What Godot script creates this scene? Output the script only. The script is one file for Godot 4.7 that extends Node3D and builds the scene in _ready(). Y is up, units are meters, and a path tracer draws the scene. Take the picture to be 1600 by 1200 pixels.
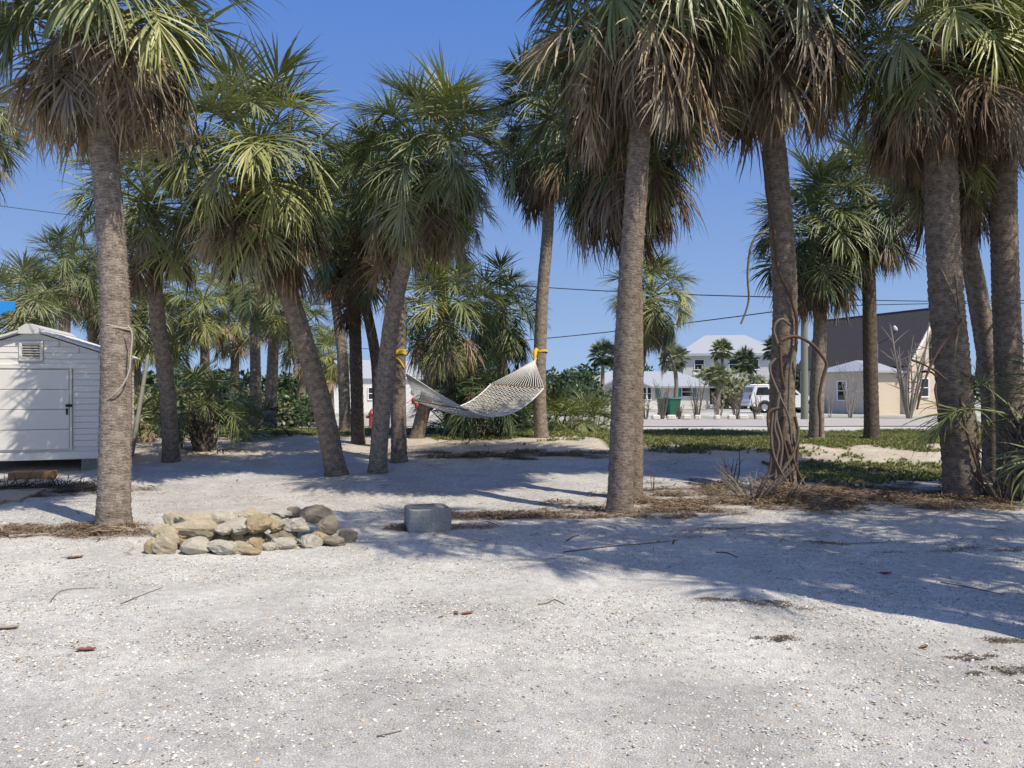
extends Node3D
# A shell-gravel yard under cabbage palms: shed, hammock, rock pile, road and houses behind.

const EYE := 1.6
const FOC := 1200.0
var M := {}
var taken := {}
var hills := FastNoiseLite.new()
var grit := FastNoiseLite.new()
var patch := FastNoiseLite.new()

# ------------------------------------------------------------------ mesh builder
class MB:
	var v := PackedVector3Array()
	var n := PackedVector3Array()
	var u := PackedVector2Array()
	var u2 := PackedVector2Array()
	var c := PackedColorArray()
	var ix := PackedInt32Array()
	func vert(p: Vector3, nn: Vector3, col: Color = Color.WHITE, uv: Vector2 = Vector2.ZERO) -> int:
		v.push_back(p); n.push_back(nn); c.push_back(col); u.push_back(uv)
		return v.size() - 1
	func tri(a: int, b: int, d: int) -> void:
		ix.push_back(a); ix.push_back(b); ix.push_back(d)
	# flat polygon (fan), turned so that its front looks along hint
	func poly(pts: Array, hint: Vector3, col: Color = Color.WHITE) -> void:
		var nn: Vector3 = (pts[2] - pts[0]).cross(pts[1] - pts[0]).normalized()
		var flip: bool = nn.dot(hint) < 0.0
		if flip: nn = -nn
		var ax: Vector3 = (pts[1] - pts[0]).normalized()
		var ay: Vector3 = nn.cross(ax)
		var f: int = v.size()
		for p in pts: vert(p, nn, col, Vector2(ax.dot(p), ay.dot(p)))
		for i in range(1, pts.size() - 1):
			if flip: tri(f, f + i + 1, f + i)
			else: tri(f, f + i, f + i + 1)
	func box(t: Transform3D, s: Vector3, bev: float = 0.0, col: Color = Color.WHITE) -> void:
		var h: Vector3 = s * 0.5
		var b: float = minf(bev, minf(h.x, minf(h.y, h.z)) * 0.9)
		if b <= 0.0:
			for a in 3:
				for sg: float in [-1.0, 1.0]:
					var q := []
					for k in [[-1, -1], [1, -1], [1, 1], [-1, 1]]:
						var p := Vector3.ZERO
						p[a] = sg * h[a]; p[(a + 1) % 3] = k[0] * h[(a + 1) % 3]; p[(a + 2) % 3] = k[1] * h[(a + 2) % 3]
						q.append(t * p)
					var d := Vector3.ZERO
					d[a] = sg
					poly(q, t.basis * d, col)
			return
		for a in 3:
			for sg: float in [-1.0, 1.0]:
				var q := []
				for k in [[-1, -1], [1, -1], [1, 1], [-1, 1]]:
					var p := Vector3.ZERO
					p[a] = sg * h[a]; p[(a + 1) % 3] = k[0] * (h[(a + 1) % 3] - b); p[(a + 2) % 3] = k[1] * (h[(a + 2) % 3] - b)
					q.append(t * p)
				var d := Vector3.ZERO
				d[a] = sg
				poly(q, t.basis * d, col)
		for a in 3:
			var a1: int = (a + 1) % 3
			var a2: int = (a + 2) % 3
			for s1: float in [-1.0, 1.0]:
				for s2: float in [-1.0, 1.0]:
					var q := []
					for k in [[-1, 0], [1, 0], [1, 1], [-1, 1]]:
						var p := Vector3.ZERO
						p[a] = k[0] * (h[a] - b)
						p[a1] = s1 * (h[a1] - (0.0 if k[1] == 0 else b)); p[a2] = s2 * (h[a2] - (b if k[1] == 0 else 0.0))
						q.append(t * p)
					var d := Vector3.ZERO
					d[a1] = s1; d[a2] = s2
					poly(q, t.basis * d, col)
		for sx: float in [-1.0, 1.0]:
			for sy: float in [-1.0, 1.0]:
				for sz: float in [-1.0, 1.0]:
					var e := Vector3(sx, sy, sz)
					var o: Vector3 = e * h
					poly([t * (o - Vector3(0, sy * b, sz * b)), t * (o - Vector3(sx * b, 0, sz * b)), t * (o - Vector3(sx * b, sy * b, 0))], t.basis * e, col)
	# prism: a polygon in xy, from z0 to z1, in the frame t
	func prism(t: Transform3D, pts: Array, z0: float, z1: float, col: Color = Color.WHITE) -> void:
		var mid := Vector2.ZERO
		for p in pts: mid += p
		mid /= pts.size()
		var tris: PackedInt32Array = Geometry2D.triangulate_polygon(PackedVector2Array(pts))
		for zz in [z0, z1]:
			var hint: Vector3 = t.basis * Vector3(0, 0, signf(zz - (z0 + z1) * 0.5))
			for i in range(0, tris.size(), 3):
				var q := []
				for k in 3:
					var p: Vector2 = pts[tris[i + k]]
					q.append(t * Vector3(p.x, p.y, zz))
				poly(q, hint, col)
		var area := 0.0
		for i in pts.size():
			var a0: Vector2 = pts[i]
			area += a0.cross(pts[(i + 1) % pts.size()])
		for i in pts.size():
			var a: Vector2 = pts[i]
			var b: Vector2 = pts[(i + 1) % pts.size()]
			var d: Vector2 = (b - a)
			var out := Vector2(d.y, -d.x) * signf(area)
			poly([t * Vector3(a.x, a.y, z0), t * Vector3(b.x, b.y, z0), t * Vector3(b.x, b.y, z1), t * Vector3(a.x, a.y, z1)], t.basis * Vector3(out.x, out.y, 0), col)
	func tube(pts: Array, radii: Array, sides: int, col: Color = Color.WHITE, caps: bool = true) -> void:
		var side := Vector3.ZERO
		var f: int = v.size()
		var run := 0.0
		for i in pts.size():
			var t: Vector3 = (pts[mini(i + 1, pts.size() - 1)] - pts[maxi(i - 1, 0)]).normalized()
			if i == 0:
				side = t.cross(Vector3.UP if absf(t.y) < 0.9 else Vector3.RIGHT).normalized()
			else:
				side = (side - t * side.dot(t)).normalized()
				run += (pts[i] - pts[i - 1]).length()
			var bi: Vector3 = t.cross(side)
			for k in sides + 1:
				var an: float = TAU * k / sides
				var d: Vector3 = side * cos(an) + bi * sin(an)
				vert(pts[i] + d * radii[i], d, col, Vector2(radii[0] * an, run))
		for i in pts.size() - 1:
			for k in sides:
				var a: int = f + i * (sides + 1) + k
				var b: int = a + sides + 1
				tri(a, a + 1, b); tri(a + 1, b + 1, b)
		if caps:
			for e in [0, pts.size() - 1]:
				var q := []
				for k in sides: q.append(v[f + e * (sides + 1) + k])
				var other: int = 1 if e == 0 else pts.size() - 2
				poly(q, pts[e] - pts[other], col)
	func mesh() -> ArrayMesh:
		for i in range(0, ix.size(), 3):   # wind every face to agree with its normals
			var p0: int = ix[i]
			var p1: int = ix[i + 1]
			var p2: int = ix[i + 2]
			if (v[p2] - v[p0]).cross(v[p1] - v[p0]).dot(n[p0] + n[p1] + n[p2]) < 0.0:
				ix[i + 1] = p2
				ix[i + 2] = p1
		var a := []
		a.resize(Mesh.ARRAY_MAX)
		a[Mesh.ARRAY_VERTEX] = v; a[Mesh.ARRAY_NORMAL] = n; a[Mesh.ARRAY_COLOR] = c; a[Mesh.ARRAY_TEX_UV] = u
		if u2.size() == v.size(): a[Mesh.ARRAY_TEX_UV2] = u2
		a[Mesh.ARRAY_INDEX] = ix
		var m := ArrayMesh.new()
		m.add_surface_from_arrays(Mesh.PRIMITIVE_TRIANGLES, a)
		return m

# ------------------------------------------------------------------ small helpers
func lin(r: float, g: float, b: float) -> Color:
	return Color(r, g, b).linear_to_srgb()

func gh(x: float, z: float) -> float:
	var d := -z
	var y := 0.42 * smoothstep(11.5, 19.5, d) - 0.24 * smoothstep(22.0, 31.0, d) - 0.1 * smoothstep(42.0, 70.0, d)
	y += hills.get_noise_2d(x, z) * 0.05 * smoothstep(60.0, 12.0, d)
	return y

func at(px: float, py: float, d: float) -> Vector3:
	return Vector3((px - 800.0) / FOC * d, EYE - (py - 612.0) * d / FOC, -d)

func on(px: float, d: float, lift: float = 0.0) -> Vector3:
	var x := (px - 800.0) / FOC * d
	return Vector3(x, gh(x, -d) + lift, -d)

func numbered(called: String) -> String:
	var k: int = taken.get(called, 0)
	taken[called] = k + 1
	return called if k == 0 else "%s_%03d" % [called, k]

func tag(o: Node, label: String, category: String, group: String = "", kind: String = "") -> Node:
	o.set_meta("label", label)
	o.set_meta("category", category)
	if group: o.set_meta("group", group)
	if kind: o.set_meta("kind", kind)
	return o

func thing(called: String, label: String, category: String, where: Vector3 = Vector3.ZERO, turn: float = 0.0, group: String = "") -> Node3D:
	var o := Node3D.new()
	o.name = numbered(called)
	add_child(o, true)
	o.position = where
	o.rotation.y = turn
	tag(o, label, category, group)
	return o

func part(called: String, m: Mesh, mat: Material, parent: Node = self) -> MeshInstance3D:
	var o := MeshInstance3D.new()
	o.name = numbered(called) if parent == self else called
	o.mesh = m
	o.material_override = mat
	parent.add_child(o, true)
	return o

func T(p: Vector3 = Vector3.ZERO, yaw: float = 0.0, pitch: float = 0.0, roll: float = 0.0) -> Transform3D:
	return Transform3D(Basis.from_euler(Vector3(pitch, yaw, roll)), p)

func rng(s: int) -> RandomNumberGenerator:
	var r := RandomNumberGenerator.new()
	r.seed = s
	return r

func curve_through(pts: Array, step: float) -> Array:
	# Catmull-Rom through the points, resampled at about step metres
	var out := []
	for i in pts.size() - 1:
		var p0: Vector3 = pts[maxi(i - 1, 0)]
		var p1: Vector3 = pts[i]
		var p2: Vector3 = pts[i + 1]
		var p3: Vector3 = pts[mini(i + 2, pts.size() - 1)]
		var k := maxi(1, int(ceil(p1.distance_to(p2) / step)))
		for j in k:
			out.append(p1.cubic_interpolate(p2, p0, p3, float(j) / k))
	out.append(pts[-1])
	return out

# ------------------------------------------------------------------ materials
func noise_image(w: int, h: int, freq: float, s: int, octaves: int = 3, tw: int = 0, th: int = 0, kind: int = FastNoiseLite.TYPE_SIMPLEX_SMOOTH) -> PackedByteArray:
	var f := FastNoiseLite.new()
	f.seed = s; f.frequency = freq; f.noise_type = kind
	f.fractal_octaves = octaves
	if octaves == 1: f.fractal_type = FastNoiseLite.FRACTAL_NONE
	var im: Image = f.get_seamless_image(w, h)
	im.convert(Image.FORMAT_L8)
	if tw: im.resize(tw, th, Image.INTERPOLATE_CUBIC)
	return im.get_data()

func grey_texture(size: int, values: PackedByteArray) -> ImageTexture:
	return ImageTexture.create_from_image(Image.create_from_data(size, size, false, Image.FORMAT_L8, values))

func make_mat(key: String, albedo: Color, rough: float = 0.85, spec: float = 0.3, vcol: bool = false) -> StandardMaterial3D:
	var m := StandardMaterial3D.new()
	m.resource_name = key
	m.albedo_color = albedo
	m.roughness = rough
	m.metallic_specular = spec
	m.vertex_color_use_as_albedo = vcol
	M[key] = m
	return m

func surface(m: StandardMaterial3D, tex: Texture2D, height: Texture2D, scale: float, relief: float, tri: bool = true) -> void:
	m.albedo_texture = tex
	m.uv1_scale = Vector3.ONE * scale
	m.uv1_triplanar = tri
	if height:
		m.heightmap_enabled = true
		m.heightmap_texture = height
		m.heightmap_scale = relief

func materials() -> void:
	var S := 512
	# bark: fibres that run round the trunk, cracks up and down
	var st := noise_image(48, 512, 0.09, 11, 4, S, S)
	var fi := noise_image(256, 512, 0.06, 12, 4, S, S)
	var cr := noise_image(512, 64, 0.07, 13, 3, S, S)
	var co := noise_image(128, 128, 0.03, 14, 3, S, S)
	var a := PackedByteArray(); a.resize(S * S)
	var b := PackedByteArray(); b.resize(S * S)
	for i in S * S:
		var h: float = 0.5 * st[i] + 0.35 * fi[i] + 0.15 * cr[i]
		var row: float = (i / S) / 512.0 * 13.0 + (co[i] - 128.0) / 128.0 * 0.35 + (cr[i] - 128.0) / 128.0 * 0.3
		var ph: float = row - floorf(row)
		var line: float = clampf(1.0 - ph / (0.1 + 0.16 * fi[i] / 255.0), 0.0, 1.0) * clampf((st[i] - 70.0) / 70.0, 0.0, 1.0)
		h += (ph - 0.5) * 22.0 - line * 85.0
		b[i] = clampi(int((h - 128.0) * 1.5 + 128.0), 0, 255)
		a[i] = clampi(int(216.0 + (h - 128.0) * 0.85 + (co[i] - 128.0) * 0.3), 40, 255)
	var bark_a := grey_texture(S, a)
	var bark_h := grey_texture(S, b)
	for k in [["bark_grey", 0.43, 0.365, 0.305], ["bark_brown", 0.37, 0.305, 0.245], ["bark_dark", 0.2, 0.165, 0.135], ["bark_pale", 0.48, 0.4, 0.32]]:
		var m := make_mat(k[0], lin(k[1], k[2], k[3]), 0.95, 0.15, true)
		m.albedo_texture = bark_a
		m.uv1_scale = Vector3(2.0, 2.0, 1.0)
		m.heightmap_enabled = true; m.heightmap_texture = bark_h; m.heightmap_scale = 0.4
	# general fine grain
	var g1 := noise_image(512, 512, 0.12, 21, 4)
	var g2 := noise_image(512, 512, 0.02, 22, 4)
	for i in S * S:
		b[i] = g1[i]
		a[i] = clampi(int(236.0 + (g1[i] - 128.0) * 0.2 + (g2[i] - 128.0) * 0.25), 60, 255)
	var grain_a := grey_texture(S, a.duplicate())
	var grain_h := grey_texture(S, b.duplicate())
	# stone: pitted
	var p1 := noise_image(512, 512, 0.05, 31, 2, 0, 0, FastNoiseLite.TYPE_CELLULAR)
	for i in S * S:
		var h: float = clampf(p1[i] * 0.5 + g1[i] * 0.5, 0, 255)
		b[i] = int(h)
		a[i] = clampi(int(230.0 + (g2[i] - 128.0) * 0.6 + (h - 128.0) * 0.5), 40, 255)
	var stone_a := grey_texture(S, a.duplicate())
	var stone_h := grey_texture(S, b.duplicate())
	# shell ground: pale fragments among finer grey grains
	var G := 1024
	var s1 := noise_image(G, G, 0.16, 41, 1, 0, 0, FastNoiseLite.TYPE_CELLULAR)
	var s2 := noise_image(G, G, 0.33, 42, 2)
	var s3 := noise_image(G, G, 0.012, 43, 4)
	var s4 := noise_image(G, G, 0.09, 44, 1, 0, 0, FastNoiseLite.TYPE_CELLULAR)
	var ga := PackedByteArray(); ga.resize(G * G * 3)
	var gb := PackedByteArray(); gb.resize(G * G)
	for i in G * G:
		var chip: float = (s1[i] - 118.0) * 0.7 + (s4[i] - 128.0) * 0.35
		var base: float = 212.0 + chip * 0.45 + (s2[i] - 128.0) * 0.6 + (s3[i] - 128.0) * 0.13
		var warm: float = (s4[i] - 128.0) * 0.07
		ga[i * 3] = clampi(int(base + warm + 3.0), 20, 255)
		ga[i * 3 + 1] = clampi(int(base), 20, 255)
		ga[i * 3 + 2] = clampi(int(base - warm - 6.0), 20, 255)
		gb[i] = clampi(int(128.0 + chip * 0.7 + (s2[i] - 128.0) * 0.6), 0, 255)
	var gt := ImageTexture.create_from_image(Image.create_from_data(G, G, false, Image.FORMAT_RGB8, ga))
	var ght := grey_texture(G, gb)
	var gd := PackedByteArray(); gd.resize(S * S)
	var d1 := noise_image(S, S, 0.012, 51, 5)
	for i in S * S: gd[i] = clampi(int(240.0 + (d1[i] - 128.0) * 0.14), 0, 255)
	var gm := make_mat("ground", Color.WHITE, 0.95, 0.2, true)
	gm.albedo_texture = gt
	gm.heightmap_enabled = true; gm.heightmap_texture = ght; gm.heightmap_scale = 0.4
	gm.detail_enabled = true
	gm.detail_blend_mode = BaseMaterial3D.BLEND_MODE_MUL
	gm.detail_albedo = grey_texture(S, gd)
	gm.detail_uv_layer = BaseMaterial3D.DETAIL_UV_2
	# leaves
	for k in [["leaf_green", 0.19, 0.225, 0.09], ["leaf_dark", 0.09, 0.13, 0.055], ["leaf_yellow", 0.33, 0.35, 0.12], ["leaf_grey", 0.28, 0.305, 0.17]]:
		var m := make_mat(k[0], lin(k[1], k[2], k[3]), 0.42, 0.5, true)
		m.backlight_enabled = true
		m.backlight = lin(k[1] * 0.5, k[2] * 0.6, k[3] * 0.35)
	for k in [["dead_tan", 0.38, 0.3, 0.19], ["dead_grey", 0.33, 0.285, 0.22], ["dead_brown", 0.17, 0.12, 0.075], ["dead_straw", 0.55, 0.46, 0.3]]:
		var m := make_mat(k[0], lin(k[1], k[2], k[3]), 0.7, 0.35, true)
		m.backlight_enabled = true
		m.backlight = lin(k[1] * 0.22, k[2] * 0.2, k[3] * 0.16)
	var gr := make_mat("grass", Color.WHITE, 0.6, 0.35, true)
	gr.backlight_enabled = true; gr.backlight = lin(0.05, 0.08, 0.02)
	make_mat("straw", Color.WHITE, 0.85, 0.2, true)
	make_mat("shell", Color.WHITE, 0.75, 0.35, true)
	var bl := make_mat("broadleaf", lin(0.06, 0.1, 0.035), 0.4, 0.5, true)
	bl.backlight_enabled = true; bl.backlight = lin(0.03, 0.06, 0.012)
	# plain surfaces
	for k in [["vinyl", 0.84, 0.83, 0.775, 0.55, 12.0, 0.02], ["vinyl_roof", 0.7, 0.7, 0.68, 0.6, 8.0, 0.05], ["concrete", 0.42, 0.415, 0.385, 0.9, 2.2, 0.6], ["paver", 0.52, 0.42, 0.32, 0.9, 2.0, 0.4],
		["wood", 0.4, 0.22, 0.1, 0.75, 4.0, 0.2], ["stucco_white", 0.78, 0.78, 0.77, 0.85, 2.0, 0.2], ["stucco_grey", 0.62, 0.63, 0.64, 0.85, 2.0, 0.2], ["stucco_beige", 0.7, 0.6, 0.47, 0.9, 2.0, 0.3],
		["roof_white", 0.46, 0.49, 0.52, 0.5, 1.0, 0.1], ["roof_dark", 0.095, 0.083, 0.082, 0.95, 0.6, 1.0], ["road", 0.5, 0.47, 0.43, 0.95, 1.0, 0.6], ["pole_wood", 0.26, 0.27, 0.21, 0.9, 2.0, 0.5],
		["rope_white", 0.85, 0.84, 0.83, 0.9, 20.0, 0.1], ["rope_tan", 0.58, 0.5, 0.42, 0.9, 20.0, 0.1], ["bar_wood", 0.27, 0.19, 0.11, 0.6, 6.0, 0.1], ["vine_brown", 0.16, 0.105, 0.075, 0.85, 9.0, 0.3], ["vine_grey", 0.24, 0.2, 0.155, 0.9, 9.0, 0.3], ["twig", 0.2, 0.165, 0.13, 0.9, 9.0, 0.3], ["twig_mid", 0.3, 0.265, 0.22, 0.9, 9.0, 0.3], ["twig_pale", 0.4, 0.36, 0.3, 0.9, 9.0, 0.3], ["char", 0.1, 0.085, 0.07, 0.9, 9.0, 0.3], ["pole_grey", 0.3, 0.29, 0.26, 0.7, 6.0, 0.2]]:
		var m := make_mat(k[0], lin(k[1], k[2], k[3]), k[4], 0.4)
		surface(m, grain_a, grain_h, k[5], k[6])
	for k in [["stone_cream", 0.88, 0.77, 0.56], ["stone_white", 0.92, 0.86, 0.73], ["stone_tan", 0.78, 0.63, 0.41], ["stone_grey", 0.52, 0.45, 0.35]]:
		var m := make_mat(k[0], lin(k[1], k[2], k[3]), 0.95, 0.2, true)
		surface(m, stone_a, stone_h, 2.4, 1.5)
	make_mat("strap_yellow", lin(0.8, 0.55, 0.02), 0.6, 0.4)
	make_mat("teal", lin(0.04, 0.32, 0.33), 0.6, 0.4)
	make_mat("bin_green", lin(0.015, 0.13, 0.085), 0.5, 0.5)
	make_mat("dark_glass", lin(0.015, 0.018, 0.022), 0.08, 0.6)
	make_mat("black", lin(0.02, 0.02, 0.02), 0.6, 0.4)
	make_mat("tyre", lin(0.025, 0.025, 0.025), 0.85, 0.3)
	var cp := make_mat("car_white", lin(0.72, 0.73, 0.75), 0.35, 0.5)
	cp.clearcoat_enabled = true; cp.clearcoat = 0.6; cp.clearcoat_roughness = 0.1
	make_mat("chrome", lin(0.55, 0.55, 0.56), 0.3, 0.5).metallic = 0.9
	make_mat("red_paint", lin(0.3, 0.05, 0.04), 0.5, 0.5)
	make_mat("float_white", lin(0.7, 0.62, 0.58), 0.5, 0.4)
	make_mat("blue_tarp", lin(0.03, 0.3, 0.75), 0.5, 0.4)
	make_mat("trim_white", lin(0.8, 0.8, 0.8), 0.6, 0.4)
	make_mat("wire", lin(0.02, 0.02, 0.022), 0.6, 0.3)
	make_mat("red_leaf", lin(0.24, 0.095, 0.06), 0.6, 0.4)
	make_mat("brown_leaf", lin(0.2, 0.13, 0.08), 0.7, 0.4)

# ------------------------------------------------------------------ palms
var fresh := {}     # elevation class -> meshes
var dead := []
var dead_fans := []
var classes := [75, 50, 25, 0, -28, -52]

func frond(r: RandomNumberGenerator, elev: float, is_dead: bool, detail: int, fan: bool = false) -> ArrayMesh:
	var m := MB.new()
	var ang := deg_to_rad(elev)
	var lp := r.randf_range(0.4, 0.7)
	var sag := 0.35 if not is_dead else r.randf_range(0.5, 1.7)
	if is_dead: lp = r.randf_range(0.35, 0.65)
	var open := r.randf_range(0.35, 0.95)
	if fan:
		sag = r.randf_range(0.2, 0.6)
		open = r.randf_range(0.75, 1.0)
	if elev < -10 and not is_dead: sag = 0.6
	var p := Vector3.ZERO
	var pts := [p]
	var rad := [0.024]
	var turn := r.randf_range(-0.12, 0.12)
	var yaw := 0.0
	var steps := 5
	for i in steps:
		ang -= sag * cos(ang) * 0.2 if ang > deg_to_rad(-84) else 0.0
		yaw += turn * 0.2
		p += Vector3(cos(ang) * cos(yaw), sin(ang), cos(ang) * sin(yaw)) * lp / steps
		pts.append(p)
		rad.append(lerpf(0.024, 0.011, float(i + 1) / steps))
	var stem := Color(0.95, 1.05, 0.7) if not is_dead else Color(1.0, 0.85, 0.65)
	m.tube(pts, rad, 4, stem, false)
	# the midrib runs on into the blade and bends over
	var lc := r.randf_range(0.28, 0.4)
	var rec := r.randf_range(0.9, 1.7) if not is_dead else 0.6
	var ribs := [p]
	var tans := []
	var cs := 8
	for i in cs:
		var t := Vector3(cos(ang) * cos(yaw), sin(ang), cos(ang) * sin(yaw))
		tans.append(t)
		p += t * lc / cs
		ribs.append(p)
		if ang > deg_to_rad(-86): ang -= rec / cs
	tans.append(tans[-1])
	m.tube(ribs, [0.011, 0.01, 0.009, 0.008, 0.007, 0.006, 0.005, 0.004, 0.003], 3, stem, false)
	var pairs := 27 if detail > 0 else 13
	var K := 7 if detail > 0 else 4
	var old := clampf((60.0 - elev) / 120.0, 0.0, 1.0)
	var R := r.randf_range(0.6, 0.76)
	for i in pairs:
		for side: float in [-1.0, 1.0]:
			var f := (i + 0.25 + 0.5 * (0.5 + side * 0.5)) / pairs
			if is_dead and r.randf() < 0.12: continue
			var s := pow(f, 0.85) * cs
			var k := mini(int(s), cs - 1)
			var o: Vector3 = ribs[k].lerp(ribs[k + 1], s - k)
			var t: Vector3 = tans[k]
			var sd := Vector3(-sin(yaw), 0, cos(yaw))
			var up := sd.cross(t).normalized()
			if up.y < 0.0: up = -up
			var spread := deg_to_rad(lerpf(125.0, 3.0, pow(f, 0.72)) + r.randf_range(-13, 13))
			if is_dead: spread = spread * (r.randf_range(0.4, 1.0) if not fan else r.randf_range(0.75, 1.0)) * open
			var lift := (lerpf(0.5, -0.35, old) if not is_dead else -0.1) + r.randf_range(-0.3, 0.3)
			var d := (t * cos(spread) + sd * side * sin(spread) * cos(lift) + up * sin(spread) * sin(lift)).normalized()
			var length := R * (0.72 + 0.28 * sin(PI * clampf(f * 0.9 + 0.1, 0, 1))) * r.randf_range(0.66, 1.1)
			if f > 0.85: length *= 0.9
			var g := lerpf(0.15, 1.3, pow(old, 0.8)) * r.randf_range(0.3, 2.2)
			if is_dead: g = r.randf_range(1.2, 2.4) if not fan else r.randf_range(0.25, 0.8)
			var wmax := r.randf_range(0.009, 0.0145) * (1.0 if detail > 0 else 1.5)
			if is_dead: wmax *= r.randf_range(0.5, 1.1)
			var tone := r.randf_range(0.7, 1.3) if not is_dead else r.randf_range(0.5, 1.35)
			var dry := r.randf() < 0.3 + 0.35 * old
			var wilt := r.randf() < 0.03 + 0.14 * old
			var twist := r.randf_range(-0.5, 0.5) if not is_dead else r.randf_range(-1.4, 1.4)
			var q := o
			var f0 := m.v.size()
			for j in K + 1:
				var x := float(j) / K
				var nn := (up - d * up.dot(d)).normalized()
				if nn.length() < 0.5: nn = sd
				nn = nn.rotated(d, twist * x)
				var w := d.cross(nn).normalized()
				var wid := minf(wmax, 0.004 + x * length * 0.06) * (1.0 - pow(clampf((x - 0.35) / 0.65, 0, 1), 1.6))
				var col := Color(tone, tone, tone)
				if wilt and not is_dead: col = Color(tone * 1.9, tone * 1.35, tone * 1.4)
				if dry and not is_dead and x > 0.7: col = Color(tone * 2.2, tone * 1.5, tone * 1.4)
				if is_dead: col = Color(tone, tone * 0.97, tone * 0.93)
				var fold := nn * wid * 0.55
				m.vert(q + w * wid + fold, (nn - w * 0.5).normalized(), col)
				m.vert(q, nn, col)
				m.vert(q - w * wid + fold, (nn + w * 0.5).normalized(), col)
				d = (d + Vector3.DOWN * g * (0.15 + x * x * 2.6) / K * 1.3).normalized()
				if not is_dead: d = (d + Vector3(r.randf_range(-1, 1), r.randf_range(-0.6, 0.6), r.randf_range(-1, 1)) * 0.1).normalized()
				if is_dead: d = (d + Vector3(r.randf_range(-1, 1), r.randf_range(-0.5, 0.5), r.randf_range(-1, 1)) * 0.16).normalized()
				q += d * length / K
			for j in K:
				var a := f0 + j * 3
				m.tri(a, a + 1, a + 3); m.tri(a + 1, a + 4, a + 3)
				m.tri(a + 1, a + 2, a + 4); m.tri(a + 2, a + 5, a + 4)
	return m.mesh()

func frond_library() -> void:
	var r := rng(77)
	for e in classes:
		fresh[e] = []
		for k in 4: fresh[e].append(frond(r, e + r.randf_range(-6, 6), false, 1))
	for k in 10: dead.append(frond(r, r.randf_range(-50, 8), true, 1))
	for k in 8: dead_fans.append(frond(r, r.randf_range(-55, -8), true, 1, true))

func trunk_mesh(pts: Array, r0: float, r1: float, s: int, rough: float = 1.0) -> ArrayMesh:
	var m := MB.new()
	var line := curve_through(pts, 0.03)
	var r := rng(s)
	var nz := FastNoiseLite.new()
	nz.seed = s; nz.frequency = 1.0
	var sides := 26
	var side := Vector3.RIGHT
	var run := 0.0
	var total := 0.0
	for i in line.size() - 1: total += line[i].distance_to(line[i + 1])
	var ring := 0.0
	var gap := 0.08
	var tone := 1.0
	for i in line.size():
		var t: Vector3 = (line[mini(i + 1, line.size() - 1)] - line[maxi(i - 1, 0)]).normalized()
		side = (side - t * side.dot(t)).normalized()
		var bi := t.cross(side)
		if i > 0: run += line[i].distance_to(line[i - 1])
		ring += 0.03
		if ring > gap:
			ring = 0.0
			gap = r.randf_range(0.06, 0.13)
			tone = r.randf_range(0.86, 1.1)
		var x := run / total
		var rad := lerpf(r0, r1, smoothstep(0.0, 1.0, x)) * (1.0 + 0.3 * exp(-run / 0.16))
		for k in sides + 1:
			var an := TAU * (k % sides) / sides
			var d := side * cos(an) + bi * sin(an)
			var q := d * 1.6 + Vector3(0, run * 1.3, 0)
			var bump := 0.035 * nz.get_noise_3dv(q * 1.7) + 0.028 * nz.get_noise_3dv(q * 7.0) * rough
			bump += (0.045 * (ring / gap) - 0.018) * rough
			var tn := tone * (1.0 + 0.3 * nz.get_noise_3dv(q * 2.3 + Vector3(9, 0, 0)))
			m.vert(line[i] + d * rad * (1.0 + bump), d, Color(tn, tn * 0.99, tn * 0.97), Vector2(r0 * TAU * k / sides, run))
	for i in line.size() - 1:
		for k in sides:
			var a := i * (sides + 1) + k
			var b := a + sides + 1
			m.tri(a, a + 1, b); m.tri(a + 1, b + 1, b)
	return m.mesh()

func fibre_mesh(pts: Array, r0: float, r1: float, count: int, s: int, top: float = 1.0) -> ArrayMesh:
	var m := MB.new()
	var line := curve_through(pts, 0.1)
	var r := rng(s)
	for i in count:
		var x := r.randf() * top
		var at_ := x * (line.size() - 1)
		var k := mini(int(at_), line.size() - 2)
		var c: Vector3 = line[k].lerp(line[k + 1], at_ - k)
		var an := r.randf() * TAU
		var d := Vector3(cos(an), 0, sin(an))
		var w := Vector3(-sin(an), 0, cos(an)) * (1.0 if r.randf() < 0.5 else -1.0)
		var p := c + d * lerpf(r0, r1, x) * 1.0
		var e := p + d * r.randf_range(0.008, 0.035) + w * r.randf_range(0.01, 0.06) + Vector3(0, r.randf_range(-0.03, 0.025), 0)
		var h := Vector3(0, r.randf_range(0.003, 0.007), 0)
		var tn := r.randf_range(0.7, 1.5)
		m.poly([p - h, p + h, e], d + w * 0.3, Color(tn, tn, tn))
	return m.mesh()

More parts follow.
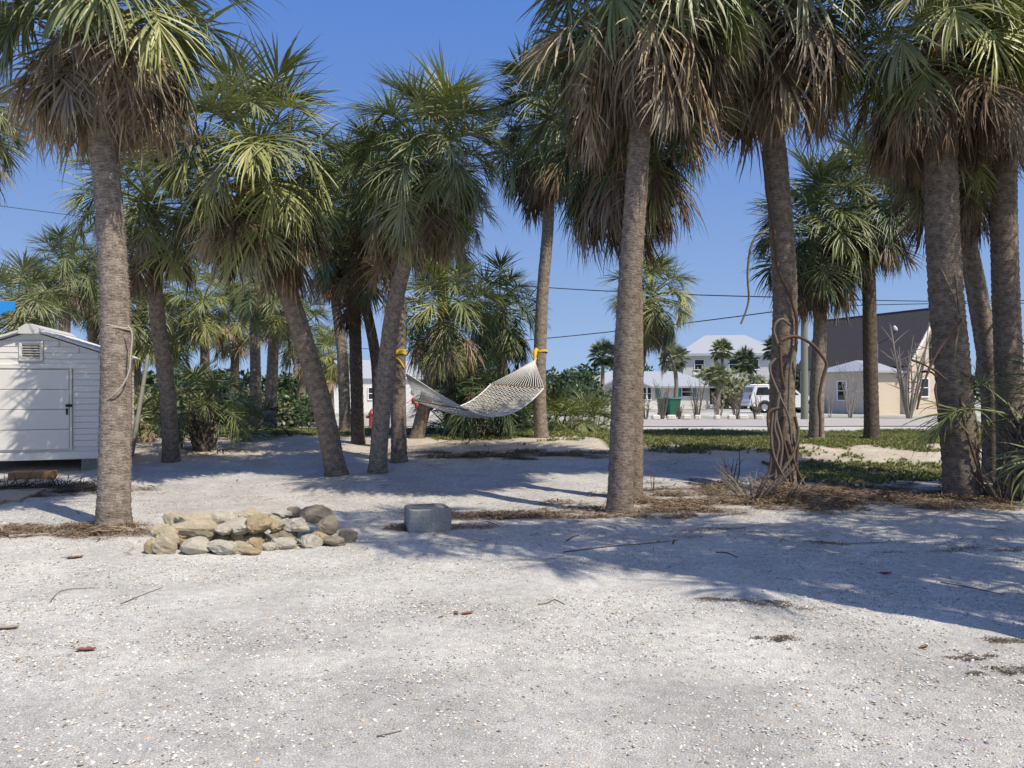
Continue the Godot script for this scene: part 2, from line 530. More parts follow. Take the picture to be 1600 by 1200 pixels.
func boots_mesh(pts: Array, r0: float, r1: float, from: float, to: float, s: int) -> ArrayMesh:
	# split old leaf bases crossing each other round the trunk
	var m := MB.new()
	var line := curve_through(pts, 0.05)
	var r := rng(s)
	var n := int((to - from) * (line.size() - 1) * 0.05 / 0.022)
	for i in maxi(n, 6):
		var x := lerpf(from, to, float(i) / maxi(n, 6))
		var at_ := x * (line.size() - 1)
		var k := mini(int(at_), line.size() - 2)
		var c: Vector3 = line[k].lerp(line[k + 1], at_ - k)
		var an := i * 2.4 + r.randf_range(-0.2, 0.2)
		var d := Vector3(cos(an), 0, sin(an))
		var w := Vector3(-sin(an), 0, cos(an))
		var rr := lerpf(r0, r1, x)
		for sg: float in [-1.0, 1.0]:
			var p := c + d * rr * 0.85 + w * sg * 0.06
			var e := c + d * (rr + r.randf_range(0.06, 0.12)) + w * sg * -0.015 + Vector3(0, r.randf_range(0.2, 0.34), 0)
			var tn := r.randf_range(0.7, 1.25)
			m.tube([p, p.lerp(e, 0.5) + d * 0.02, e], [0.03, 0.024, 0.012], 4, Color(tn, tn, tn))
	return m.mesh()

# spec: line of pixels with the depth each stands at, radii, crown
func palm(called: String, label: String, px: Array, d: float, r0: float, r1: float, o: Dictionary) -> Node3D:
	var s: int = o.get("seed", 1)
	var r := rng(s * 131 + 7)
	var base := on(px[0][0], d, -0.06)
	var root := thing(called, label, "palm tree", base, 0.0, o.get("group", "cabbage palms in the yard"))
	var pts := [Vector3.ZERO]
	var dz: float = o.get("dz", 0.0)
	for i in range(1, px.size()):
		var dd: float = d + dz * i / (px.size() - 1)
		pts.append(at(px[i][0], px[i][1], dd) - base)
	part("trunk", trunk_mesh(pts, r0, r1, s, o.get("rough", 1.0)), M[o.get("bark", "bark_brown")], root)
	if o.has("fibre"):
		part("bark_fibre", fibre_mesh(pts, r0, r1, o.fibre, s, o.get("fibre_to", 1.0)), M.bark_pale, root).set_meta("kind", "stuff")
	if o.has("boots"):
		part("old_leaf_bases", boots_mesh(pts, r0, r1, o.boots[0], o.boots[1], s), M[o.get("boot_mat", "bark_brown")], root).set_meta("kind", "stuff")
	crown(root, pts[-1], (pts[-1] - pts[-2]).normalized(), r1, o, r)
	return root

func crown(root: Node3D, top: Vector3, axis: Vector3, r1: float, o: Dictionary, r: RandomNumberGenerator) -> void:
	var green: int = int(o.get("green", 26) * 1.6)
	var deads: int = int(o.get("dead", 14) * 1.2)
	var size: float = o.get("size", 1.0)
	var low: float = o.get("low", -30.0)
	var lean := Basis(Quaternion(Vector3.UP, (Vector3.UP * 1.5 + axis).normalized()))
	var tints: Array = o.get("leaf", ["leaf_green", "leaf_green", "leaf_grey", "leaf_yellow"])
	var dry: Array = o.get("dry", ["dead_tan", "dead_grey", "dead_brown"])
	var first := r.randf() * TAU
	for i in green:
		var age := (i + 0.5) / green
		var e := lerpf(84.0, low, pow(age, 0.85)) + r.randf_range(-8, 8)
		var cls: int = classes[0]
		for c in classes:
			if absf(c - e) < absf(cls - e): cls = c
		var yaw := first + i * 2.39996 + r.randf_range(-0.25, 0.25)
		var b := Basis(Vector3.UP, yaw) * Basis(Vector3(0, 0, 1), deg_to_rad((e - cls) * 0.6)) * Basis(Vector3.RIGHT, r.randf_range(-0.25, 0.25))
		b = lean * b
		var f := part("frond", fresh[cls][r.randi() % 4], M[tints[r.randi() % tints.size()]] if age < 0.9 or r.randf() < 0.6 else M.leaf_yellow, root)
		var off := Vector3(cos(-yaw), 0, sin(-yaw))
		f.transform = Transform3D(b.scaled(Vector3.ONE * size * r.randf_range(0.88, 1.12)), top + axis * (0.3 - 0.45 * age) * size + off * r1 * (0.3 + 0.5 * age))
	var reach: float = o.get("skirt", 0.6) * 0.85
	for i in deads:
		var yaw := first + i * 2.39996 * 1.7 + r.randf_range(-0.4, 0.4)
		if o.has("skirt_to"): yaw = o.skirt_to + r.randf_range(-1.5, 1.5)
		var k := r.randf()
		var b := Basis(Vector3.UP, yaw) * Basis(Vector3(0, 0, 1), r.randf_range(-0.3, 0.25)) * Basis(Vector3.RIGHT, r.randf_range(-0.3, 0.3))
		var lib: Array = dead_fans if r.randf() < o.get("fans", 0.25) else dead
		var f := part("dead_frond", lib[r.randi() % lib.size()], M[dry[r.randi() % dry.size()]], root)
		var off := Vector3(cos(-yaw), 0, sin(-yaw))
		f.transform = Transform3D(b.scaled(Vector3.ONE * size * r.randf_range(0.8, 1.15)), top - axis * (reach * k) + off * r1 * 0.8)

# crowns too far away to tell the fronds apart
var far_crowns := []
func far_library() -> void:
	var r := rng(5)
	for k in 3:
		var m := MB.new()
		for i in 30:
			var age := i / 30.0
			var e := deg_to_rad(lerpf(85, -55, age))
			var yaw := i * 2.4 + r.randf_range(-0.2, 0.2)
			var out := Vector3(cos(yaw), 0, sin(yaw))
			var hub := (out * cos(e) + Vector3.UP * sin(e)) * r.randf_range(0.6, 0.85)
			m.tube([Vector3.ZERO, hub], [0.03, 0.015], 3, Color.WHITE, false)
			for j in 22:
				var a := lerpf(-2.0, 2.0, j / 21.0)
				var sd := Vector3(-sin(yaw), 0, cos(yaw))
				var d := (hub.normalized() * cos(a) + sd * sin(a) + Vector3.DOWN * 0.25 * age).normalized()
				var tn := r.randf_range(0.65, 1.3)
				var col := Color(tn, tn, tn) if age < 0.82 else Color(tn * 2.0, tn * 1.4, tn * 1.5)
				var L := r.randf_range(0.55, 0.85)
				var mid := hub + d * L * 0.55
				var tip := mid + (d + Vector3.DOWN * lerpf(0.2, 1.1, age)).normalized() * L * 0.45
				var w := d.cross(Vector3.UP).normalized() * 0.03
				m.poly([hub, mid + w, tip, mid - w], Vector3.UP, col)
		far_crowns.append(m.mesh())

func far_palm(label: String, px: float, py: float, d: float, size: float, s: int, leaf: String = "leaf_green", called: String = "distant_palm") -> void:
	var base := on(px, d, -0.05)
	var top := at(px, py, d)
	var r := rng(s)
	var root := thing(called, label, "palm tree", base, 0.0, "palms beyond the yard")
	var m := MB.new()
	var bend := r.randf_range(-0.25, 0.25)
	var hgt := top.y - base.y
	var line := curve_through([Vector3.ZERO, Vector3(bend, hgt * 0.5, 0), Vector3(0, hgt, 0)], 0.5)
	var rad := []
	for i in line.size(): rad.append(lerpf(0.2, 0.14, float(i) / line.size()) * r.randf_range(0.93, 1.07))
	m.tube(line, rad, 9)
	part("trunk", m.mesh(), M.bark_brown, root)
	var c := part("crown", far_crowns[s % 3], M[leaf], root)
	c.transform = Transform3D(Basis(Vector3.UP, r.randf() * TAU).scaled(Vector3.ONE * size), Vector3(0, hgt, 0))

# ------------------------------------------------------------------ shrubs
func leaf_cloud(r: RandomNumberGenerator, count: int, rx: float, ry: float, rz: float, leaf: float, lumps: int) -> ArrayMesh:
	var m := MB.new()
	var cs := []
	for i in lumps:
		var an := r.randf() * TAU
		var q := sqrt(r.randf()) * 0.75
		cs.append([Vector3(cos(an) * rx * q, ry * r.randf_range(0.25, 0.9), sin(an) * rz * q), r.randf_range(0.22, 0.42)])
	for i in count:
		var c: Array = cs[r.randi() % lumps]
		var dir := Vector3(r.randfn(), r.randfn(), r.randfn()).normalized()
		var p: Vector3 = c[0] + dir * Vector3(rx, ry, rz) * c[1] * pow(r.randf(), 0.35)
		if p.y < 0.02: p.y = r.randf_range(0.02, 0.2)
		var ax := (dir + Vector3(r.randfn(), r.randfn() - 0.2, r.randfn()) * 0.7).normalized()
		var nn := (dir + Vector3.UP * 0.7 + Vector3(r.randfn(), r.randfn(), r.randfn()) * 0.5).normalized()
		var w := ax.cross(nn).normalized()
		nn = w.cross(ax).normalized()
		var L := leaf * r.randf_range(0.7, 1.3)
		var tn := r.randf_range(0.65, 1.4)
		var col := Color(tn * r.randf_range(0.9, 1.15), tn, tn * 0.95)
		m.poly([p, p + ax * L * 0.5 + w * L * 0.26, p + ax * L, p + ax * L * 0.5 - w * L * 0.26], nn, col)
	return m.mesh()

var clouds := []
func bush(called: String, label: String, where: Vector3, size: Vector3, s: int, leaf: String, group: String = "bushes beyond the yard") -> Node3D:
	var r := rng(s)
	var o := thing(called, label, "bush", where, r.randf() * TAU, group)
	var m := MB.new()
	for i in 7:
		var an := r.randf() * TAU
		var e := Vector3(cos(an) * 0.6, r.randf_range(0.6, 0.95), sin(an) * 0.6)
		m.tube([Vector3(cos(an) * 0.06, -0.05, sin(an) * 0.06), e * 0.5 + Vector3(0, 0.08, 0), e], [0.035, 0.022, 0.008], 5)
	var st := part("stem", m.mesh(), M.twig, o)
	st.scale = size
	var f := part("foliage", clouds[s % clouds.size()], M[leaf], o)
	f.scale = size
	return o

func palmetto(called: String, label: String, where: Vector3, size: float, n: int, s: int, leaf: Array, dry: int = 4, trunk: bool = false) -> Node3D:
	var r := rng(s)
	var o := thing(called, label, "palmetto", where, 0.0, "palmetto fans growing near the ground")
	var top := Vector3(0, 0.1, 0)
	if trunk:
		top = Vector3(r.randf_range(-0.05, 0.05), 0.95, 0)
		part("trunk", trunk_mesh([Vector3(0, -0.1, 0), top * 0.5, top], 0.19, 0.17, s, 1.0), M.bark_dark, o)
		part("old_leaf_bases", boots_mesh([Vector3(0, 0, 0), top * 0.5, top], 0.19, 0.17, 0.05, 0.95, s), M.bark_brown, o).set_meta("kind", "stuff")
	for i in n:
		var age := (i + 0.5) / n
		var e := lerpf(80, -12 if not trunk else -22, age)
		var cls: int = classes[0]
		for c in classes:
			if absf(c - e) < absf(cls - e): cls = c
		var yaw := i * 2.39996 + r.randf_range(-0.3, 0.3)
		var f := part("frond", fresh[cls][r.randi() % 4], M[leaf[r.randi() % leaf.size()]], o)
		f.transform = Transform3D((Basis(Vector3.UP, yaw) * Basis(Vector3(0, 0, 1), deg_to_rad(e - cls) * 0.6)).scaled(Vector3.ONE * size * r.randf_range(0.8, 1.1)), top + Vector3(cos(-yaw), 0, sin(-yaw)) * (0.05 if trunk else 0.2) * size)
	for i in dry:
		var f := part("dead_frond", dead[r.randi() % dead.size()], M[["dead_tan", "dead_grey"][r.randi() % 2]], o)
		f.transform = Transform3D(Basis(Vector3.UP, r.randf() * TAU).scaled(Vector3.ONE * size * 0.6), top + Vector3(0, 0.35 * size, 0))
	return o

func sticks(called: String, label: String, category: String, where: Vector3, n: int, height: float, spread: float, thick: float, mat: String, s: int, group: String = "", twiggy: int = 3) -> Node3D:
	var r := rng(s)
	var o := thing(called, label, category, where, 0.0, group)
	for i in n:
		var m := MB.new()
		var an := TAU * i / n + r.randf_range(-0.5, 0.5)
		var out := Vector3(cos(an), 0, sin(an))
		var h := height * r.randf_range(0.6, 1.0)
		var p0 := out * r.randf() * 0.12 + Vector3(0, -0.04, 0)
		var pts := [p0]
		var bend := Vector3(r.randfn(), 0, r.randfn()) * 0.12
		for j in range(1, 6):
			var x := j / 5.0
			pts.append(p0 + Vector3(0, h * x, 0) + out * spread * x * h * 0.6 + bend * sin(x * 4.0) * h * 0.3)
		m.tube(pts, [thick, thick * 0.9, thick * 0.75, thick * 0.6, thick * 0.45, thick * 0.25], 6)
		for k in twiggy:
			var x := r.randi_range(2, 4)
			var d := Vector3(r.randfn(), r.randf_range(0.5, 1.5), r.randfn()).normalized() * h * r.randf_range(0.12, 0.28)
			var b: Vector3 = pts[x]
			m.tube([b, b + d * 0.5 + Vector3(r.randfn(), 0, r.randfn()) * 0.02, b + d], [thick * 0.4, thick * 0.3, thick * 0.12], 4)
		part("stem", m.mesh(), M[mat], o)
	return o

# ------------------------------------------------------------------ build
func _ready() -> void:
	hills.seed = 3; hills.frequency = 0.16; hills.fractal_octaves = 3
	grit.seed = 4; grit.frequency = 2.3; grit.fractal_octaves = 3
	patch.seed = 9; patch.frequency = 0.35; patch.fractal_octaves = 4
	# camera, sky, sun, exposure
	var cam := Camera3D.new()
	cam.name = "camera"
	cam.position = Vector3(0, EYE, 0)
	cam.rotation_degrees = Vector3(0.573, 0, 0)
	cam.fov = 53.13
	cam.near = 0.05
	cam.far = 900.0
	add_child(cam)
	var env := Environment.new()
	var sky := Sky.new()
	var sm := ProceduralSkyMaterial.new()
	sm.sky_top_color = Color8(76, 126, 211)
	sm.sky_horizon_color = Color8(170, 199, 234)
	sm.sky_curve = 0.18
	sm.ground_bottom_color = Color8(150, 150, 145)
	sm.ground_horizon_color = Color8(170, 190, 215)
	sm.sun_angle_max = 70.0
	sm.sun_curve = 0.34
	sky.sky_material = sm
	env.background_mode = Environment.BG_SKY
	env.sky = sky
	env.tonemap_mode = Environment.TONE_MAPPER_LINEAR
	env.tonemap_exposure = 0.97
	env.sdfgi_enabled = true; env.ssao_enabled = true; env.ssil_enabled = true
	var we := WorldEnvironment.new()
	we.name = "environment"
	we.environment = env
	add_child(we)
	var sun := DirectionalLight3D.new()
	sun.name = "sun"
	var el := deg_to_rad(54.0)
	var to := Vector3(-0.74 * cos(el), -sin(el), -0.673 * cos(el))
	sun.basis = Basis.looking_at(to)
	sun.light_energy = 1.6
	sun.light_color = Color(1.0, 0.955, 0.885)
	sun.light_angular_distance = 0.5
	sun.shadow_enabled = true
	add_child(sun)

	materials()
	frond_library()
	far_library()
	var cr := rng(61)
	for k in 4: clouds.append(leaf_cloud(cr, 1500, 1.0, 1.0, 1.0, 0.15, 14))
	ground()
	road()
	houses()
	street()
	far_trees()
	yard_palms()
	shed()
	hammock()
	rocks()
	concrete_block()
	vines()
	cover()
	small_things()

# ------------------------------------------------------------------ ground
func spaced(lo: float, hi: float, fine_lo: float, fine_hi: float, step: float, grow: float) -> PackedFloat32Array:
	var a := PackedFloat32Array()
	var x := fine_lo
	while x <= fine_hi:
		a.push_back(x)
		x += step
	var s := step
	while a[-1] < hi:
		s *= grow
		a.push_back(minf(a[-1] + s, hi))
	var b := PackedFloat32Array()
	x = fine_lo; s = step
	while x > lo:
		s *= grow
		x = maxf(x - s, lo)
		b.push_back(x)
	b.reverse()
	b.append_array(a)
	return b

func litter_at(x: float, z: float) -> float:
	# how much dry palm litter lies on the sand here
	var d := -z
	var k := 0.0
	for e in [[3.6, 11.2, 2.4, 0.9], [5.2, 12.0, 3.0, 1.3], [-4.9, 8.7, 1.5, 0.42], [6.8, 11.6, 2.5, 1.4], [2.2, 10.5, 1.4, 0.5], [0.4, 9.9, 1.6, 0.35], [-0.9, 9.0, 0.7, 0.25], [-0.2, 16.2, 2.4, 0.5], [-7.6, 12.3, 1.6, 0.6]]:
		var q := Vector2((x - e[0]) / e[2], (d - e[1]) / e[3]).length()
		k = maxf(k, 1.0 - q * 0.75)
	return clampf(k * 1.3 + patch.get_noise_2d(x * 3.0, z * 5.0) * 1.3 - 0.08, 0, 1) if k > 0.0 else 0.0

func grass_at(x: float, z: float) -> float:
	var d := -z
	var nz := patch.get_noise_2d(x * 1.4 + 50, z * 1.4)
	var k := 0.0
	if x > 2.2: k = smoothstep(16.4, 17.6, d + nz * 2.5) * smoothstep(24.0, 22.5, d + nz * 1.5)
	elif x > -3.5: k = smoothstep(18.6, 20.5, d + nz * 3.5 + (1.0 - absf(x + 0.4)) * 0.3) * smoothstep(27.0, 25.0, d)
	else: k = smoothstep(19.5, 21.0, d + nz * 1.5) * smoothstep(28.0, 26.5, d)
	if x > 5.0 and x < 9.0: k = maxf(k, smoothstep(13.0, 13.6, d + nz) * smoothstep(15.6, 15.0, d + nz) * 0.9)
	return clampf(k, 0, 1)

func ground() -> void:
	var xs := spaced(-400, 400, -10.0, 10.0, 0.11, 1.17)
	var zs := spaced(-600, 40, -24.0, -2.0, 0.1, 1.15)
	var m := MB.new()
	var w := xs.size()
	for z in zs:
		for x in xs:
			var near := smoothstep(24.0, 10.0, -z)
			var y := gh(x, z) + near * (grit.get_noise_2d(x, z) * 0.012 + grit.get_noise_2d(x * 0.25, z * 0.6 + 40) * 0.02)
			var d := -z
			var p := patch.get_noise_2d(x * 0.8, z * 1.6)
			# shell gravel, compact grey sand near the front, tan sand on the mound, sandy yards behind
			var col := Color(0.955, 0.96, 0.93)
			var compact := smoothstep(5.2, 3.9, d + p * 2.8 - x * 0.12)
			col = col.lerp(Color(0.76, 0.76, 0.745), compact * 0.85)
			var wheel := smoothstep(0.12, 0.4, patch.get_noise_2d(x * 0.28 + 7, z * 1.9 + x * 0.25))
			col = col.lerp(Color(0.88, 0.88, 0.87), wheel * 0.6)
			col = col.lerp(Color(0.86, 0.84, 0.82), smoothstep(8.8, 10.2, d) * smoothstep(15.5, 13.5, d) * 0.8)
			col = col.lerp(Color(0.92, 0.80, 0.65), smoothstep(13.6, 16.5, d + p * 2.0) * smoothstep(24.0, 21.0, d) * 0.75)
			var lt := litter_at(x, z)
			col = col.lerp(Color(0.42, 0.33, 0.24), lt * 0.8)
			var gs := grass_at(x, z)
			col = col.lerp(Color(0.3, 0.31, 0.15), gs * 0.85)
			var yard := smoothstep(38.5, 41.0, d) * smoothstep(-0.1, 0.25, patch.get_noise_2d(x * 0.25, z * 0.25))
			col = col.lerp(Color(0.42, 0.42, 0.28), yard * 0.6)
			m.vert(Vector3(x, y, z), Vector3.UP, col, Vector2(x, z) / 1.37)
			m.u2.push_back(Vector2(x * 0.94 + z * 0.34, z * 0.94 - x * 0.34) / 6.1)
	for j in zs.size() - 1:
		for i in w - 1:
			var a := j * w + i
			m.tri(a, a + 1, a + w); m.tri(a + 1, a + w + 1, a + w)
	# smooth normals from heights
	for j in zs.size():
		for i in w:
			var a := j * w + i
			var l := m.v[j * w + maxi(i - 1, 0)]
			var rr := m.v[j * w + mini(i + 1, w - 1)]
			var f := m.v[maxi(j - 1, 0) * w + i]
			var b := m.v[mini(j + 1, zs.size() - 1) * w + i]
			var nn := (b - f).cross(rr - l).normalized()
			m.n[a] = nn if nn.y > 0 else -nn
	var o := part("ground", m.mesh(), M.ground)
	tag(o, "pale shell gravel and sand yard with dappled palm shade", "ground", "", "structure")

func strip(called: String, label: String, category: String, d0: float, d1: float, lift: float, mat: String) -> void:
	var m := MB.new()
	var xs := range(-120, 121, 2)
	var rows := 6
	for j in rows + 1:
		for i in xs:
			var edge := 0.0
			if j == 0 or j == rows: edge = patch.get_noise_2d(i * 0.6, j * 30.0) * 0.35
			var d := lerpf(d0, d1, float(j) / rows) + edge
			m.vert(Vector3(i, gh(i, -d) + lift, -d), Vector3.UP, Color.WHITE, Vector2(i, d))
	var w := xs.size()
	for j in rows:
		for i in w - 1:
			var a := j * w + i
			m.tri(a, a + w, a + 1); m.tri(a + 1, a + w, a + w + 1)
	tag(part(called, m.mesh(), M[mat]), label, category, "", "structure")

func road() -> void:
	strip("road", "pale sun-bleached road crossing behind the palms", "road", 31.0, 38.5, 0.03, "road")

# ------------------------------------------------------------------ houses
func window(parent: Node3D, t: Transform3D, w: float, h: float, frame: String = "trim_white") -> void:
	var m := MB.new()
	for s: float in [-1.0, 1.0]:
		m.box(t * T(Vector3(s * (w * 0.5 + 0.04), 0, 0.03)), Vector3(0.08, h + 0.16, 0.08), 0.01)
		m.box(t * T(Vector3(0, s * (h * 0.5 + 0.04), 0.032)), Vector3(w, 0.08, 0.07), 0.01)
	m.box(t * T(Vector3(0, 0, 0.02)), Vector3(w, 0.05, 0.05))
	var g := MB.new()
	g.box(t * T(Vector3(0, 0, -0.005)), Vector3(w, h, 0.03))
	var o := part("window", m.mesh(), M[frame], parent)
	part("pane", g.mesh(), M.dark_glass, o)

func hip_roof(m: MB, t: Transform3D, w: float, d: float, y0: float, h: float, ridge: float, th: float = 0.16) -> void:
	# eaves w by d at height y0, a ridge along x
	var a := [Vector3(-w / 2, y0, d / 2), Vector3(w / 2, y0, d / 2), Vector3(w / 2, y0, -d / 2), Vector3(-w / 2, y0, -d / 2)]
	var r0 := Vector3(-ridge / 2, y0 + h, 0)
	var r1 := Vector3(ridge / 2, y0 + h, 0)
	var q := func(l: Array) -> Array: return l.map(func(p): return t * p)
	m.poly(q.call([a[0], a[1], r1, r0]), t.basis * Vector3(0, 1, 1))
	m.poly(q.call([a[2], a[3], r0, r1]), t.basis * Vector3(0, 1, -1))
	m.poly(q.call([a[1], a[2], r1]), t.basis * Vector3(1, 1, 0))
	m.poly(q.call([a[3], a[0], r0]), t.basis * Vector3(-1, 1, 0))
	var dn := Vector3(0, -th, 0)
	for i in 4:
		var e: Vector3 = a[i]
		var f: Vector3 = a[(i + 1) % 4]
		m.poly(q.call([e, f, f + dn, e + dn]), t.basis * ((e + f) * Vector3(0.5, 0, 0.5)))
	m.poly(q.call([a[0] + dn, a[1] + dn, a[2] + dn, a[3] + dn]), Vector3.DOWN)

func shutter(o: Node3D, p: Vector3, h: float) -> void:
	var m := MB.new()
	m.box(T(p), Vector3(0.36, h, 0.05), 0.01)
	for k in 8: m.box(T(p + Vector3(0, (k - 3.5) * h / 9.0, 0.03), 0, 0.5), Vector3(0.28, h / 12.0, 0.02))
	part("shutter", m.mesh(), M.teal, o)

func houses() -> void:
	# single-storey white house with teal shutters
	var d := 68.0
	var b := on(1015, d)
	var y1 := at(0, 605, d).y - b.y
	var yr := at(0, 580, d).y - b.y
	var o := thing("bungalow", "white single-storey house with pale metal roof and teal shutters", "house", b, 0.0)
	var m := MB.new()
	m.box(T(Vector3(1.6, y1 / 2, -4)), Vector3(7.6, y1, 7.5))
	m.box(T(Vector3(-4.0, y1 / 2, -3.6)), Vector3(3.6, y1, 6.7))
	part("wall", m.mesh(), M.stucco_white, o)
	m = MB.new()
	hip_roof(m, T(Vector3(0.0, 0, -3.8)), 12.4, 8.2, y1 + 0.1, yr - y1, 6.4)
	part("roof", m.mesh(), M.roof_white, o)
	m = MB.new()
	var gx := -2.2
	m.prism(T(Vector3(gx, y1 - 0.02, 0.4)), [Vector2(-2.2, 0), Vector2(2.2, 0), Vector2(0, 0.95)], -0.15, 0.0)
	part("porch_gable", m.mesh(), M.stucco_white, o)
	m = MB.new()
	for s: float in [-1.0, 1.0]: m.box(T(Vector3(gx + s * 1.15, y1 + 0.5, -0.4), 0, 0, -s * 0.41), Vector3(2.65, 0.1, 2.2))
	part("porch_roof", m.mesh(), M.roof_white, o)
	for s in [-1.9, 0.1, 1.9]:
		m = MB.new()
		m.box(T(Vector3(gx + s, y1 / 2, 0.3)), Vector3(0.14, y1, 0.14), 0.01)
		part("porch_post", m.mesh(), M.trim_white, o)
	window(o, T(Vector3(-0.35, 1.35, -0.24)), 1.0, 1.0)
	window(o, T(Vector3(3.35, 1.5, -0.24)), 0.85, 0.75)
	shutter(o, Vector3(2.72, 1.5, -0.21), 0.9)
	shutter(o, Vector3(3.98, 1.5, -0.21), 0.9)
	shutter(o, Vector3(0.75, 1.4, -0.21), 0.95)
	m = MB.new()
	m.box(T(Vector3(-1.3, 0.95, -0.22)), Vector3(0.9, 1.9, 0.06), 0.01)
	part("door", m.mesh(), M.stucco_grey, o)
	# two-storey house with a big pale hip roof
	d = 95.0
	b = on(1140, d)
	var e1 := at(0, 552, d).y - b.y
	var e2 := at(0, 519, d).y - b.y
	o = thing("two_storey_house", "two-storey grey house with a large white hip roof", "house", b, -0.12)
	m = MB.new()
	m.box(T(Vector3(0.4, e1 / 2, -5)), Vector3(12.0, e1, 9))
	part("wall", m.mesh(), M.stucco_grey, o)
	m = MB.new()
	hip_roof(m, T(Vector3(0.2, 0, -5)), 13.2, 10.2, e1, e2 - e1, 5.0, 0.3)
	part("roof", m.mesh(), M.roof_white, o)
	window(o, T(Vector3(0.6, 4.9, -0.47)), 1.1, 1.2)
	window(o, T(Vector3(3.0, 4.9, -0.47)), 1.1, 1.2)
	window(o, T(Vector3(-3.6, 4.9, -0.47)), 1.1, 1.2)
	window(o, T(Vector3(-1.0, 1.7, -0.47)), 1.6, 1.5)
	# beige house with dark shingle roof, its long wall running away
	d = 50.0
	var gy := on(1470, d).y
	var dir := Vector3(-0.39, 0, -0.92)   # ridge direction, going away
	var out := Vector3(0.92, 0, -0.39)    # to the right of it
	var ridge0 := Vector3(27.4, gy, -49.6)
	o = thing("beige_house", "beige stucco house with steep dark shingle roof", "house", ridge0, atan2(-dir.x, -dir.z))
	var hr := at(0, 484, 49.6).y - gy
	var he := 3.2
	var hw := 2.6
	var L := 9.2
	m = MB.new()
	m.prism(T(), [Vector2(-hw, 0), Vector2(hw, 0), Vector2(hw, he), Vector2(0, hr - 0.12), Vector2(-hw, he)], -L, 0)
	part("wall", m.mesh(), M.stucco_beige, o)
	var rise := hr - he
	var sl := Vector2(hw, rise).length() + 0.4
	var an := atan2(rise, hw)
	for s: float in [-1.0, 1.0]:
		m = MB.new()
		m.box(T(Vector3(s * (hw / 2 + 0.1), he + rise / 2 - 0.02, -L / 2), 0, 0, -s * an), Vector3(sl, 0.16, L + 0.5), 0.02)
		part("roof_slope", m.mesh(), M.roof_dark, o)
	m = MB.new()
	m.box(T(Vector3(0, hr + 0.1, -L / 2)), Vector3(0.3, 0.08, L + 0.52), 0.02)
	part("ridge_cap", m.mesh(), M.black, o)
	m = MB.new()
	for s: float in [-1.0, 1.0]: m.box(T(Vector3(s * (hw / 2 + 0.12), he + rise / 2 - 0.16, 0.27), 0, 0, -s * an), Vector3(sl, 0.16, 0.05))
	part("rake_board", m.mesh(), M.trim_white, o)
	window(o, T(Vector3(0.0, 4.1, 0.03)), 1.1, 1.5, "black")
	window(o, T(Vector3(-1.2, 1.7, 0.03)), 0.75, 1.1)
	# low wing on the side, with its own pale hip roof
	m = MB.new()
	m.box(T(Vector3(-hw - 1.0, 1.35, -2.7)), Vector3(2.6, 2.7, 4.6))
	part("side_wing", m.mesh(), M.stucco_beige, o)
	m = MB.new()
	hip_roof(m, T(Vector3(-hw - 0.95, 0, -2.7)), 3.4, 5.4, 2.75, 0.75, 1.0, 0.12)
	part("wing_roof", m.mesh(), M.roof_white, o)
	window(o, T(Vector3(-hw - 2.32, 1.5, -3.0), -PI / 2), 0.7, 1.2)
	m = MB.new()
	m.box(T(Vector3(-hw - 2.33, 1.35, -0.45)), Vector3(0.14, 2.7, 0.14), 0.01)
	part("downpipe", m.mesh(), M.black, o)
	# white cottage seen between the leaning trunks
	d = 58.0
	b = on(560, d)
	o = thing("white_cottage", "white gabled cottage seen between the leaning palm trunks", "house", b, 0.35)
	var c1 := at(0, 592, d).y - b.y
	var c2 := at(0, 566, d).y - b.y
	m = MB.new()
	m.prism(T(Vector3(0.8, 0, 0), PI / 2), [Vector2(-2.6, 0), Vector2(2.6, 0), Vector2(2.6, c1), Vector2(0, c2 - 0.1), Vector2(-2.6, c1)], -3.4, 3.4)
	part("wall", m.mesh(), M.stucco_white, o)
	for s: float in [-1.0, 1.0]:
		m = MB.new()
		var ca := atan2(c2 - c1, 2.6)
		m.box(T(Vector3(0.8, (c1 + c2) / 2 + 0.02, s * 1.38), 0, s * ca), Vector3(7.2, 0.12, Vector2(2.6, c2 - c1).length() + 0.35), 0.01)
		part("roof_slope", m.mesh(), M.roof_white, o)
	window(o, T(Vector3(0.6, 1.35, 2.62)), 0.55, 0.8)
	window(o, T(Vector3(2.6, 1.35, 2.62)), 0.55, 0.8)

# ------------------------------------------------------------------ street things
func wheel(o: Node3D, p: Vector3, r: float) -> void:
	var m := MB.new()
	var prof := [[-0.12, r * 0.62], [-0.12, r * 0.93], [-0.08, r], [0.08, r], [0.12, r * 0.93], [0.12, r * 0.62]]
	lathe(m, T(p, 0, PI / 2), prof, 20)
	var w := part("wheel", m.mesh(), M.tyre, o)
	m = MB.new()
	lathe(m, T(p, 0, PI / 2), [[-0.09, 0.02], [-0.1, r * 0.6], [0.1, r * 0.6], [0.1, r * 0.5], [0.06, r * 0.45], [0.09, r * 0.12], [0.09, 0.01]], 16)
	part("rim", m.mesh(), M.chrome, w)

